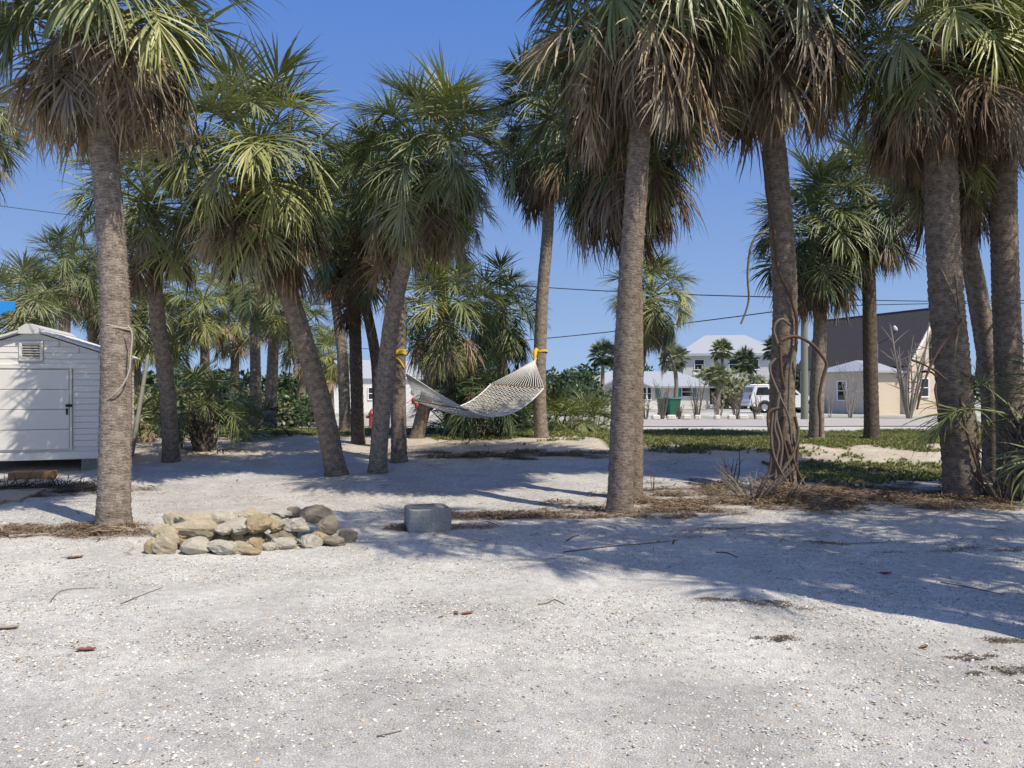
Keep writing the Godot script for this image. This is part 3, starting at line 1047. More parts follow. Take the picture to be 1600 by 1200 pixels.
func lathe(m: MB, t: Transform3D, prof: Array, sides: int, col: Color = Color.WHITE) -> void:
	# profile of [height, radius] about y
	var f := m.v.size()
	for i in prof.size():
		var a: Array = prof[maxi(i - 1, 0)]
		var b: Array = prof[mini(i + 1, prof.size() - 1)]
		var sl := Vector2(b[0] - a[0], b[1] - a[1])
		for k in sides + 1:
			var an := TAU * k / sides
			var nn := Vector3(cos(an) * sl.x, -sl.y, sin(an) * sl.x).normalized()
			m.vert(t * Vector3(cos(an) * prof[i][1], prof[i][0], sin(an) * prof[i][1]), (t.basis * nn).normalized(), col)
	for i in prof.size() - 1:
		for k in sides:
			var a := f + i * (sides + 1) + k
			var b := a + sides + 1
			m.tri(a, b, a + 1); m.tri(a + 1, b, b + 1)

func suv() -> void:
	var d := 52.0
	var b := on(1176, d)
	# nose points along local +x
	var o := thing("sport_utility_vehicle", "white sport utility vehicle parked across the road", "car", b + Vector3(2.15, 0.0, -0.6), 0.04)
	var m := MB.new()
	var prof := [Vector2(-2.45, 0.55), Vector2(-2.5, 0.95), Vector2(-2.42, 1.15), Vector2(-2.2, 1.78), Vector2(-2.05, 1.88), Vector2(0.1, 1.9), Vector2(0.35, 1.84), Vector2(1.05, 1.2), Vector2(2.35, 1.08), Vector2(2.5, 0.9), Vector2(2.5, 0.5)]
	for k in range(0, 9):
		var an := PI * k / 8.0
		prof.append(Vector2(1.55 + cos(an) * 0.47, 0.42 + sin(an) * 0.47))
	prof.append(Vector2(1.05, 0.4)); prof.append(Vector2(-0.95, 0.4))
	for k in range(0, 9):
		var an := PI * k / 8.0
		prof.append(Vector2(-1.5 + cos(an) * 0.47, 0.42 + sin(an) * 0.47))
	m.prism(T(), prof, -0.95, 0.95)
	part("body", m.mesh(), M.car_white, o)
	for s: float in [-1.0, 1.0]:
		for q in [[[-2.12, 1.22], [-1.98, 1.74], [-1.3, 1.76], [-1.1, 1.22]], [[-0.98, 1.22], [-1.12, 1.76], [-0.3, 1.78], [-0.26, 1.22]], [[-0.16, 1.22], [-0.2, 1.78], [0.2, 1.74], [0.85, 1.22]]]:
			var g := MB.new()
			g.prism(T(), q.map(func(p): return Vector2(p[0], p[1])), s * 0.94, s * 0.956)
			part("side_window", g.mesh(), M.dark_glass, o)
		for x in [1.55, -1.5]: wheel(o, Vector3(x, 0.4, s * 0.84), 0.4)
		var l := MB.new()
		l.box(T(Vector3(-2.44, 1.05, s * 0.82)), Vector3(0.14, 0.36, 0.2), 0.03)
		part("tail_light", l.mesh(), M.red_paint, o)
	var g := MB.new()
	g.box(T(Vector3(-2.33, 1.48, 0), 0, 0, 0.33 - PI), Vector3(0.03, 0.46, 1.5), 0.01)
	part("rear_window", g.mesh(), M.dark_glass, o)
	g = MB.new()
	g.box(T(Vector3(-2.5, 0.6, 0)), Vector3(0.18, 0.24, 1.86), 0.05)
	part("bumper", g.mesh(), M.car_white, o)
	for s: float in [-1.0, 1.0]:
		g = MB.new()
		g.tube([Vector3(-1.9, 1.93, s * 0.75), Vector3(-0.1, 1.94, s * 0.75)], [0.025, 0.025], 6)
		part("roof_rail", g.mesh(), M.chrome, o)

func bin(label: String, px: float, d: float, turn: float) -> void:
	var o := thing("wheelie_bin", label, "trash bin", on(px, d), turn, "green bins by the road")
	var m := MB.new()
	var lo := [Vector3(-0.24, 0.1, 0.24), Vector3(0.24, 0.1, 0.24), Vector3(0.24, 0.1, -0.24), Vector3(-0.24, 0.1, -0.24)]
	var hi := [Vector3(-0.31, 1.0, 0.33), Vector3(0.31, 1.0, 0.33), Vector3(0.31, 1.0, -0.33), Vector3(-0.31, 1.0, -0.33)]
	for i in 4:
		var j := (i + 1) % 4
		m.poly([lo[i], lo[j], hi[j], hi[i]], (lo[i] + lo[j]) * Vector3(1, 0, 1))
	m.poly(lo, Vector3.DOWN)
	part("body", m.mesh(), M.bin_green, o)
	m = MB.new()
	m.box(T(Vector3(0, 1.05, 0), 0, 0.06), Vector3(0.68, 0.07, 0.74), 0.025)
	part("lid", m.mesh(), M.bin_green, o)
	m = MB.new()
	m.tube([Vector3(-0.28, 0.98, -0.4), Vector3(0.28, 0.98, -0.4)], [0.02, 0.02], 6)
	part("handle", m.mesh(), M.black, o)
	for s: float in [-1.0, 1.0]:
		m = MB.new()
		lathe(m, T(Vector3(s * 0.26, 0.12, -0.26), 0, 0, PI / 2), [[-0.03, 0.01], [-0.03, 0.12], [0.03, 0.12], [0.03, 0.01]], 14)
		part("wheel", m.mesh(), M.black, o)

func wire(label: String, a: Vector3, b: Vector3, sag: float, r: float) -> void:
	var pts := []
	var rad := []
	for i in 25:
		var x := i / 24.0
		pts.append(a.lerp(b, x) - Vector3(0, sag * 4.0 * x * (1.0 - x), 0))
		rad.append(r)
	var m := MB.new()
	m.tube(pts, rad, 5, Color.WHITE, false)
	tag(part("power_line", m.mesh(), M.wire), label, "power line", "overhead lines")

func street() -> void:
	suv()
	bin("green wheelie bin standing in front of the white house", 1052, 42.0, 0.15)
	bin("second green wheelie bin, half hidden behind the bare shrub", 1036, 42.6, -0.1)
	var xs := [1009, 1034, 1061, 1089, 1122, 1150, 1181]
	var ord := ["first", "second", "third", "fourth", "fifth", "sixth", "seventh"]
	for i in 7:
		sticks("pruned_shrub", "bare pruned shrub by the far roadside, %s from the thick twin trunks" % ord[i], "shrub", on(xs[i], 39.6), 11, [1.5, 2.2, 1.0, 2.3, 1.9, 1.8, 1.5][i], 0.3, 0.026, ["twig", "twig", "vine_brown", "twig", "twig_pale", "twig", "twig"][i], 300 + i, "bare shrubs along the far roadside", 4)
	sticks("bare_tree", "large leafless multi-stemmed tree in front of the beige house", "tree", on(1420, 40.5), 12, 5.2, 0.34, 0.065, "twig_mid", 331, "", 5)
	sticks("bare_tree", "thin pale leafless saplings against the dark wall of the beige house", "tree", on(1328, 41.5), 12, 3.2, 0.32, 0.024, "twig_pale", 332, "", 4)
	sticks("bare_tree", "pale leafless sapling beside the grey utility pole", "tree", on(1296, 42.0), 3, 3.0, 0.2, 0.025, "twig_pale", 333, "", 3)
	# white curb stones between the shrubs
	var r := rng(8)
	for i in 9:
		var m := MB.new()
		m.box(T(Vector3.ZERO, r.randf_range(-0.3, 0.3), r.randf_range(-0.05, 0.05)), Vector3(r.randf_range(0.3, 0.5), 0.26, 0.25), 0.06)
		var o := part("kerb_stone", m.mesh(), M.stone_white)
		o.position = on(997 + i * 24 + r.randf_range(-4, 4), 39.1 + r.randf_range(-0.2, 0.2), 0.12)
		tag(o, "white stone at the far road edge, number %s from the thick twin trunks" % ["one", "two", "three", "four", "five", "six", "seven", "eight", "nine"][i], "stone", "white stones along the far road edge")
	# utility pole
	var d := 36.0
	var b := on(1257, 39.0)
	var o := thing("utility_pole", "grey-green wooden utility pole behind the vine-covered palm", "utility pole", b)
	var m := MB.new()
	m.tube([Vector3(0, -0.1, 0), Vector3(0, 3, 0), Vector3(0, 6.4, 0)], [0.19, 0.175, 0.16], 14)
	part("post", m.mesh(), M.pole_wood, o)
	var p0 := b + Vector3(0, 6.2, 0)
	var p1 := b + Vector3(0, 5.7, 0)
	wire("upper overhead wire running from the utility pole towards the hammock palm", p0, at(500, 410, 70), 0.6, 0.03)
	wire("lower overhead wire sloping down from the utility pole behind the twin trunks", p1, at(560, 545, 75), 0.5, 0.03)
	wire("overhead wire running from the utility pole past the beige house roof", p0, at(1900, 455, 34), 0.3, 0.022)
	wire("lower overhead wire above the dark roof of the beige house", p1, at(1900, 480, 34), -0.2, 0.02)
	wire("thin overhead wire crossing the sky beside the tall palm with a rope", at(-300, 280, 30), at(420, 372, 45), 0.1, 0.014)
	# lamp by the beige house
	o = thing("street_lamp", "small white-headed lamp on a dark arm before the dark roof", "street lamp", on(1371, 44.0))
	m = MB.new()
	m.tube([Vector3(0, -0.1, 0), Vector3(0, 4.2, 0)], [0.05, 0.04], 8)
	part("post", m.mesh(), M.pole_grey, o)
	m = MB.new()
	m.tube([Vector3(0, 4.15, 0), Vector3(0.6, 4.5, 0.1), Vector3(1.05, 4.95, 0.2)], [0.03, 0.028, 0.025], 6)
	part("arm", m.mesh(), M.black, o)
	m = MB.new()
	lathe(m, T(Vector3(0.95, 5.05, 0.2), 0, 0, 0.6), [[-0.16, 0.03], [-0.12, 0.06], [0.0, 0.085], [0.12, 0.06], [0.17, 0.02]], 12)
	part("lamp_head", m.mesh(), M.trim_white, o)
	# red hydrant
	o = thing("fire_hydrant", "red fire hydrant at the road edge between two palm trunks", "hydrant", on(581, 30.2))
	m = MB.new()
	lathe(m, T(), [[0.0, 0.16], [0.05, 0.16], [0.06, 0.11], [0.5, 0.11], [0.51, 0.14], [0.56, 0.14], [0.58, 0.11], [0.68, 0.07], [0.72, 0.03], [0.76, 0.0]], 16)
	part("barrel", m.mesh(), M.red_paint, o)
	for s: float in [-1.0, 1.0]:
		m = MB.new()
		lathe(m, T(Vector3(s * 0.14, 0.42, 0), 0, 0, PI / 2), [[-0.08, 0.0], [-0.08, 0.06], [0.08, 0.06], [0.08, 0.0]], 12)
		part("outlet", m.mesh(), M.red_paint, o)
	# hanging floats behind the hammock post palm
	var la := at(588, 580, 17.5)
	var lb := at(672, 588, 19.3)
	var ln := MB.new()
	ln.tube([la, la.lerp(lb, 0.5) - Vector3(0, 0.06, 0), lb], [0.005, 0.005, 0.005], 5)
	tag(part("strung_cord", ln.mesh(), M.rope_tan), "thin cord strung between two palm trunks behind the hammock end", "cord")
	var fl := [[609, 632, 0, "upper red"], [610, 644, 1, "white"], [645, 613, 1, "highest white"], [646, 626, 0, "red"], [651, 634, 0, "lower red"]]
	for f in fl:
		var share: float = (f[0] - 588.0) / 84.0
		var q := at(f[0], f[1], lerpf(17.5, 19.3, share))
		var hang: float = la.lerp(lb, share).y - 0.24 * share * (1.0 - share) - q.y
		o = thing("hanging_float", "%s float hanging %s the straight hammock palm" % [f[3], "before" if f[0] < 620 else "behind"], "float", q, 0, "small floats hanging between the trunks")
		m = MB.new()
		lathe(m, T(), [[-0.08, 0.0], [-0.07, 0.03], [-0.03, 0.05], [0.03, 0.05], [0.07, 0.03], [0.08, 0.0]], 12)
		part("body", m.mesh(), M.red_paint if f[2] == 0 else M.float_white, o)
		m = MB.new()
		m.tube([Vector3(0, 0.06, 0), Vector3(0.01, hang * 0.5, 0), Vector3(0, hang, 0)], [0.006, 0.006, 0.006], 4)
		part("cord", m.mesh(), M.rope_tan, o)
	# blue banner at the edge of the picture behind the shed
	o = thing("blue_banner", "bright blue banner with a curved lower edge behind the shed", "banner", on(-45, 17.0))
	m = MB.new()
	var pts := [Vector2(-0.2, 0.0), Vector2(-0.2, -0.75), Vector2(0.45, -0.62)]
	for k in 8:
		var an := PI / 2 * k / 7.0
		pts.append(Vector2(0.95 - 0.5 * cos(an), -0.62 + 0.42 * sin(an)))
	pts.append(Vector2(0.97, 0.0))
	m.prism(T(Vector3(0, at(0, 471, 17).y - o.position.y, 0)), pts, -0.015, 0.015)
	part("panel", m.mesh(), M.blue_tarp, o)
	m = MB.new()
	m.tube([Vector3(-0.24, -0.1, 0), Vector3(-0.24, 3.6, 0)], [0.04, 0.035], 8)
	part("post", m.mesh(), M.pole_grey, o)

# ------------------------------------------------------------------ vegetation behind
func far_trees() -> void:
	far_palm("dark cabbage palm beyond the white house, just beside the twin trunks", 943, 556, 66, 1.1, 1, "leaf_dark")
	far_palm("palm before the two-storey house with its crown at the eave", 1128, 548, 80, 1.0, 2)
	far_palm("lower bushy palm before the windows of the two-storey house", 1163, 566, 76, 1.15, 3, "leaf_dark")
	far_palm("small palm standing before the wall of the white house", 1053, 562, 62, 1.0, 4, "leaf_grey")
	far_palm("palm crown showing beside the vine-covered trunk before the grey house", 1213, 545, 78, 1.2, 5, "leaf_dark")
	far_palm("low palm at the corner of the white house", 1119, 588, 64, 0.9, 6, "leaf_grey")
	var r := rng(71)
	# lit palms behind the shed and between the left trunks
	var far := [[100, 425, 25, 1.0, "leafy palm with a thick booted trunk rising behind the shed roof", "leaf_green"], [145, 452, 27, 1.0, "palm behind the shed, half hidden by the roped trunk", "leaf_green"],
		[25, 495, 21, 1.05, "low palm crown behind the shed under the blue banner", "leaf_grey"], [318, 478, 30, 1.15, "yellow-green palm in full sun behind the short booted palm", "leaf_yellow"], [372, 505, 33, 1.1, "small sunlit palm between the short booted palm and the leaning trunk", "leaf_yellow"],
		[400, 440, 27, 0.95, "slim palm with sunlit crown left of the leaning trunk", "leaf_yellow"], [428, 470, 25, 0.9, "dark-trunked palm just beside the leaning trunk", "leaf_green"], [470, 520, 34, 1.2, "distant palm showing behind the leaning trunk", "leaf_green"], [515, 560, 31, 0.8, "small bright palm between the leaning trunk and the white cottage", "leaf_yellow"],
		[215, 500, 29, 1.2, "palm behind the thin trunk, low in the thicket", "leaf_grey"], [262, 515, 32, 1.2, "distant palm behind the thin brown trunk", "leaf_yellow"], [55, 470, 31, 1.1, "pale distant palm above the shed ridge", "leaf_grey"], [180, 480, 33, 1.2, "distant palm hidden behind the roped trunk", "leaf_green"]]
	for i in far.size():
		var f: Array = far[i]
		palm("background_palm", f[4], [[f[0] + r.randf_range(-8, 8), 690], [f[0] + r.randf_range(-5, 5), f[1] + 60], [f[0], f[1]]], f[2], 0.2, 0.16, {"seed": 40 + i, "green": 20, "dead": 6, "size": f[3] * 1.15, "leaf": [f[5], "leaf_green", f[5]], "dry": ["dead_grey", "dead_tan"], "group": "sunlit palms in the thicket behind"})
	palm("background_palm", "mid-distance palm with hanging dead skirt showing behind the twin trunks", [[988, 690], [1000, 570], [1016, 470]], 25.0, 0.17, 0.15, {"seed": 70, "green": 24, "dead": 14, "size": 1.25, "low": -40, "leaf": ["leaf_green", "leaf_yellow", "leaf_green"], "dry": ["dead_grey", "dead_tan"], "skirt": 0.9, "group": "sunlit palms in the thicket behind"})
	# thicket at ground level
	var th := [[215, 24, 2.2, 1.7, "bush with dry grey leaves beside the leaning grey pole", "leaf_grey"], [255, 26, 2.6, 2.0, "grey-green bush behind the thin trunk", "leaf_grey"], [300, 27, 2.5, 2.2, "tangled bush behind the short booted palm", "broadleaf"], [360, 29, 2.6, 2.4, "green bush behind the dark palmetto fans", "leaf_grey"],
		[415, 28, 1.8, 2.0, "grey-green bush close beside the leaning trunk", "leaf_grey"], [455, 29, 2.2, 1.9, "bush showing through under the leaning trunk", "broadleaf"], [160, 23, 2.2, 2.2, "dense bush between shed and roped trunk", "leaf_grey"], [90, 22, 2.6, 2.6, "bush directly behind the shed", "broadleaf"], [20, 20, 2.6, 2.4, "bush behind the far end of the shed", "leaf_grey"], [340, 36, 4.0, 3.4, "tall hedge bush far behind the short palm", "broadleaf"], [240, 36, 4.2, 3.6, "tall hedge bush far behind the thin trunk", "broadleaf"], [130, 34, 4.2, 3.6, "tall hedge bush far behind the shed", "broadleaf"], [440, 40, 3.4, 3.4, "hedge bush far behind the leaning trunk", "broadleaf"], [480, 33, 1.6, 1.6, "small pale bush beside the white cottage", "leaf_grey"]]
	for i in th.size():
		var f: Array = th[i]
		bush("thicket_bush", f[4], on(f[0], f[1], -0.05), Vector3(f[2], f[3], f[2]) * 0.62, 400 + i, f[5])
	var hg := [[870, 58, 3.6, 3.7, "tall green bush above the palmetto clump"], [905, 60, 3.2, 3.4, "green hedge bush beside the tall bush, towards the white house"], [925, 52, 1.9, 2.5, "dark sea grape bush before the white house porch"], [790, 60, 4.0, 3.8, "green bush far behind the hammock"], [730, 62, 4.0, 3.2, "green bush far behind the hammock's middle"], [1122, 70, 4.2, 4.4, "pale bush at the corner of the white house"], [1160, 68, 3.8, 3.8, "silvery bush above the white car"], [1198, 68, 3.8, 3.6, "silvery bush behind the roof of the white car"], [985, 80, 3.0, 5.2, "distant tree crown above the white house roof"], [900, 45, 1.2, 2.2, "thin dark bush above the palmetto clump, nearest the road"]]
	for i in hg.size():
		var f: Array = hg[i]
		bush("green_bush", f[4], on(f[0], f[1], -0.05), Vector3(f[2], f[3], f[2]) * 0.75, 440 + i, "leaf_grey" if f[4].begins_with("silvery") or f[4].begins_with("pale") else "broadleaf", "bushes beyond the road")
	var nth := ["first", "second", "third", "fourth", "fifth", "sixth", "seventh", "eighth", "ninth", "tenth", "eleventh", "twelfth", "thirteenth", "fourteenth", "fifteenth", "sixteenth"]
	for i in 16:
		var x := -75.0 + i * 10.5 + r.randf_range(-3, 3)
		var dd := r.randf_range(105, 135)
		var lab: String = ["low", "rounded", "broad", "uneven"][i % 4]
		bush("horizon_tree", "%s dark tree on the skyline, %s counted from the shed side" % [lab, nth[i]], Vector3(x, gh(x, -dd) - 0.1, -dd), Vector3(7.5, r.randf_range(3.4, 5.2), 5.0), 470 + i, "broadleaf", "trees on the skyline")

# ------------------------------------------------------------------ yard palms
func yard_palms() -> void:
	palm("cabbage_palm", "tall ringed palm with a white rope tied round it, beside the shed", [[178, 828], [181, 650], [180, 500], [170, 330], [155, 190], [158, 15]], 9.0, 0.178, 0.138, {"seed": 1, "green": 26, "dead": 34, "fans": 0.7, "size": 1.34, "bark": "bark_grey", "fibre": 1400, "fibre_to": 0.62, "low": -8.0, "rough": 1.15, "dry": ["dead_straw", "dead_grey", "dead_grey", "dead_tan"], "leaf": ["leaf_grey", "leaf_green"], "skirt": 0.45})
	palm("cabbage_palm", "thin brown palm trunk between the roped palm and the short booted palm", [[268, 718], [262, 620], [244, 480], [240, 390], [234, 325]], 15.5, 0.155, 0.12, {"seed": 2, "dz": -2.6, "green": 22, "dead": 10, "size": 1.1, "dry": ["dead_grey", "dead_brown"]})
	palm("cabbage_palm", "leaning palm with curved trunk and thick skirt of dead fronds", [[527, 738], [505, 640], [470, 520], [435, 410], [412, 320], [402, 262]], 14.0, 0.185, 0.155, {"seed": 3, "green": 36, "dead": 24, "size": 1.36, "fans": 0.4, "dz": -1.5, "dry": ["dead_brown", "dead_tan", "dead_straw", "dead_brown"], "leaf": ["leaf_green", "leaf_yellow", "leaf_grey"], "skirt": 0.75, "low": -38.0})
	palm("cabbage_palm", "palm leaning towards the hammock with a full green crown", [[590, 738], [597, 640], [612, 500], [634, 400], [652, 320], [664, 258]], 14.2, 0.16, 0.13, {"seed": 4, "green": 36, "dead": 16, "size": 1.18, "dz": -1.5, "bark": "bark_grey", "leaf": ["leaf_green", "leaf_yellow", "leaf_grey"], "dry": ["dead_grey", "dead_tan", "dead_brown"], "low": -38.0})
	palm("cabbage_palm", "straight palm that carries the near end of the hammock on a yellow strap", [[624, 714], [622, 600], [622, 480], [612, 380], [604, 290]], 15.3, 0.155, 0.13, {"seed": 5, "green": 24, "dead": 22, "size": 1.05, "dry": ["dead_brown", "dead_brown", "dead_tan"], "skirt": 1.0, "leaf": ["leaf_green", "leaf_dark"]})
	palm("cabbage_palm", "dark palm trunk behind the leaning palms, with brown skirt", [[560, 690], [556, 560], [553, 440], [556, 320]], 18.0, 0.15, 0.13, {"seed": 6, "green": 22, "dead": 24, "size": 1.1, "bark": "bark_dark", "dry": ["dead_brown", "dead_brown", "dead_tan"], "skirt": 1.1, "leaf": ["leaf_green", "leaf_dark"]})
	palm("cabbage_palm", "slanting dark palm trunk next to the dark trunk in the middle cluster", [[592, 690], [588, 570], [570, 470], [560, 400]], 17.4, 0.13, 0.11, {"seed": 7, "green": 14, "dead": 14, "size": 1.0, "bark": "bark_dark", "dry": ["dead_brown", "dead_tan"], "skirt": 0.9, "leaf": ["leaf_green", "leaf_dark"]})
	palm("cabbage_palm", "slender sunlit palm trunk in front of the white cottage", [[540, 668], [535, 560], [524, 470], [518, 400]], 22.5, 0.17, 0.13, {"seed": 8, "green": 16, "dead": 14, "size": 1.0, "bark": "bark_pale", "dry": ["dead_brown", "dead_grey"], "skirt": 0.9})
	palm("cabbage_palm", "palm bending right behind the hammock with light drooping fans", [[650, 690], [662, 640], [677, 570], [694, 500]], 19.4, 0.17, 0.15, {"seed": 9, "green": 26, "dead": 10, "size": 1.2, "low": -38.0, "bark": "bark_brown", "leaf": ["leaf_green", "leaf_grey", "leaf_yellow"], "dry": ["dead_tan", "dead_grey"]})
	palm("cabbage_palm", "palm behind the hammock with pale dead fronds hanging to one side", [[705, 688], [700, 560], [690, 440], [694, 345]], 21.0, 0.17, 0.14, {"seed": 10, "green": 20, "dead": 16, "size": 1.15, "dry": ["dead_tan", "dead_grey"], "skirt": 0.8, "bark": "bark_pale"})
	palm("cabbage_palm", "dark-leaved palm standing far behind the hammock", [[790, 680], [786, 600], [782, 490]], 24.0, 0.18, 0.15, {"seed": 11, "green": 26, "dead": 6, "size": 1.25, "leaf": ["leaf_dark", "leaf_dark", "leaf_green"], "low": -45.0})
	palm("cabbage_palm", "straight palm that carries the far end of the hammock", [[846, 684], [843, 600], [847, 470], [857, 340], [858, 195]], 19.5, 0.165, 0.14, {"seed": 12, "green": 30, "dead": 22, "size": 1.5, "bark": "bark_grey", "dry": ["dead_brown", "dead_grey", "dead_brown"], "skirt": 0.9, "leaf": ["leaf_green", "leaf_dark", "leaf_grey"]})
	palm("cabbage_palm", "rear one of the twin trunks, with dark hanging skirt", [[988, 778], [991, 600], [990, 420], [984, 300], [980, 190]], 11.5, 0.145, 0.12, {"seed": 13, "green": 20, "dead": 34, "size": 1.28, "bark": "bark_brown", "dry": ["dead_brown", "dead_grey", "dead_brown"], "skirt": 0.8, "leaf": ["leaf_green", "leaf_dark"]})
	palm("cabbage_palm", "front one of the twin trunks, with long tan skirt of dead fronds", [[968, 800], [973, 660], [984, 450], [997, 260], [1005, 130], [1010, -30]], 10.2, 0.165, 0.14, {"seed": 14, "green": 26, "dead": 40, "size": 1.48, "bark": "bark_brown", "fibre": 700, "dry": ["dead_tan", "dead_straw", "dead_grey", "dead_brown"], "skirt": 1.0, "low": -12.0, "leaf": ["leaf_green", "leaf_grey"]})
	palm("cabbage_palm", "palm trunk wrapped in thick climbing vines", [[1226, 768], [1222, 620], [1227, 460], [1214, 260], [1200, 140], [1207, -20]], 12.3, 0.2, 0.175, {"seed": 15, "green": 28, "dead": 42, "size": 1.7, "bark": "bark_brown", "fibre": 700, "rough": 1.4, "dry": ["dead_tan", "dead_grey", "dead_brown", "dead_straw"], "skirt": 1.0, "low": -14.0, "leaf": ["leaf_green", "leaf_grey"]})
	palm("cabbage_palm", "palm with low green crown and dark skirt, beside the utility pole", [[1275, 684], [1277, 600], [1282, 500], [1276, 370]], 19.0, 0.175, 0.15, {"seed": 16, "green": 28, "dead": 26, "size": 1.36, "bark": "bark_grey", "dry": ["dead_brown", "dead_grey"], "skirt": 0.8, "leaf": ["leaf_green", "leaf_dark", "leaf_grey"]})
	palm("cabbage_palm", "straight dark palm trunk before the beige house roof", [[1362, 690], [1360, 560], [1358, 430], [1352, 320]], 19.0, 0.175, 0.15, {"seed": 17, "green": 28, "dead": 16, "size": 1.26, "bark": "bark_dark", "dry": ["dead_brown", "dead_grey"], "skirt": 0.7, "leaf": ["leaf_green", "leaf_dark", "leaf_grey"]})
	palm("cabbage_palm", "thick rough palm trunk near the picture's edge with vines on it", [[1505, 768], [1492, 620], [1478, 440], [1472, 270], [1468, 55]], 11.8, 0.255, 0.225, {"seed": 18, "green": 30, "dead": 36, "size": 1.36, "bark": "bark_brown", "fibre": 900, "rough": 1.5, "dry": ["dead_brown", "dead_tan", "dead_grey"], "skirt": 0.9, "low": -20.0, "leaf": ["leaf_green", "leaf_yellow", "leaf_grey"]})
	palm("cabbage_palm", "curved palm trunk leaning left behind the thick rough trunk", [[1552, 728], [1548, 600], [1526, 450], [1496, 310], [1478, 220]], 13.2, 0.175, 0.15, {"seed": 19, "green": 24, "dead": 18, "size": 1.1, "bark": "bark_grey", "dry": ["dead_brown", "dead_grey"], "skirt": 0.8})
	palm("cabbage_palm", "thick upright trunk closest to the picture's edge, behind the palmetto fan", [[1580, 740], [1577, 600], [1572, 440], [1570, 300], [1574, 75]], 12.6, 0.21, 0.19, {"seed": 20, "green": 28, "dead": 32, "size": 1.3, "bark": "bark_brown", "rough": 1.4, "dry": ["dead_brown", "dead_tan", "dead_grey"], "skirt": 0.9, "low": -20.0, "leaf": ["leaf_green", "leaf_yellow"]})
	palm("cabbage_palm", "palm whose drooping crown hangs in from the edge beside the shed palm", [[-115, 790], [-105, 600], [-90, 400], [-72, 195]], 13.3, 0.16, 0.14, {"seed": 21, "green": 24, "dead": 16, "size": 1.05, "dry": ["dead_grey", "dead_straw"]})
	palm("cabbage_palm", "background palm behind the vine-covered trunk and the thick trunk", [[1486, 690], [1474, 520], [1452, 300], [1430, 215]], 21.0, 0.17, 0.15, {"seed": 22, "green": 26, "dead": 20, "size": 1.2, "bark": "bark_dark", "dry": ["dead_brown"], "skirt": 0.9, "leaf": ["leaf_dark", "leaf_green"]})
	# palms beside the camera that throw the shade over the gravel
	var off := [[6.5, 3.5, 6.5, 1.2, "first"], [6.3, 5.0, 6.5, 1.25, "second"], [8.3, 5.0, 6.5, 1.2, "third"], [8.8, 6.6, 6.5, 1.25, "fourth"], [5.6, 3.9, 8.0, 1.2, "fifth"], [3.9, 4.65, 8.9, 1.2, "sixth"], [9.2, 10.6, 6.6, 1.2, "seventh"]]
	for i in off.size():
		var f: Array = off[i]
		var px: float = 800.0 + f[0] / f[1] * FOC
		var py: float = 612.0 - (f[2] - EYE) * FOC / f[1]
		palm("shade_palm", "%s of the palms whose crowns shade the gravel from outside the view" % f[4], [[px, 900], [px + 10, 400], [px, py]], f[1], 0.18, 0.15, {"seed": 90 + i, "green": 13, "dead": 5, "size": f[3] * 1.1, "skirt": 0.9, "group": "palms beside the view"})
	# short palms and palmettos
	palmetto("booted_palm", "short palm with booted trunk and dark spreading fans", on(318, 16.8), 1.1, 18, 31, ["leaf_dark", "leaf_dark", "leaf_green"], 3, true)
	palmetto("booted_palm", "dark palm with criss-cross booted trunk behind the hammock", on(745, 20.2), 1.35, 22, 32, ["leaf_dark", "leaf_dark"], 5, true)
	palmetto("saw_palmetto", "bright palmetto clump beside the far hammock palm", on(893, 23.0), 1.15, 20, 33, ["leaf_green", "leaf_yellow", "leaf_green"], 4)
	palmetto("saw_palmetto", "smaller palmetto clump close behind the far hammock palm", on(868, 24.0), 1.1, 16, 34, ["leaf_green", "leaf_dark"], 3)
	palmetto("saw_palmetto", "palmetto fans at the outer end of the bright clump", on(925, 24.2), 0.95, 14, 35, ["leaf_green", "leaf_yellow"], 3)
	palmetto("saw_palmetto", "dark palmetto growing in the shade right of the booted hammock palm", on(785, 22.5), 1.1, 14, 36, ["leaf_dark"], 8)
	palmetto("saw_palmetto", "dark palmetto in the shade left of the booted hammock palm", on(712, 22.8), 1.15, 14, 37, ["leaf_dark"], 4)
	palmetto("saw_palmetto", "young fan palm growing against the trunks at the picture's edge", on(1606, 11.3, 0.25), 1.2, 8, 38, ["leaf_green", "leaf_dark"], 0, true)
	palmetto("saw_palmetto", "dark palmetto low behind the thin brown trunk", on(222, 18.5), 1.1, 12, 39, ["leaf_dark", "leaf_green"], 6)
	palmetto("saw_palmetto", "dark palmetto beside the short booted palm, towards the leaning palm", on(385, 19.4), 1.05, 16, 30, ["leaf_dark", "leaf_dark", "leaf_green"], 2)
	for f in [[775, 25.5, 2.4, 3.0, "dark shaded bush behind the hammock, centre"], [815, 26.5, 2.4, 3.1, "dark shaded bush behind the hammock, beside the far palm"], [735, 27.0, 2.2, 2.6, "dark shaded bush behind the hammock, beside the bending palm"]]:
		bush("shaded_bush", f[4], on(f[0], f[1], -0.05), Vector3(f[2], f[3], f[2]) * 0.6, 460 + int(f[0]), "broadleaf", "bushes behind the hammock")

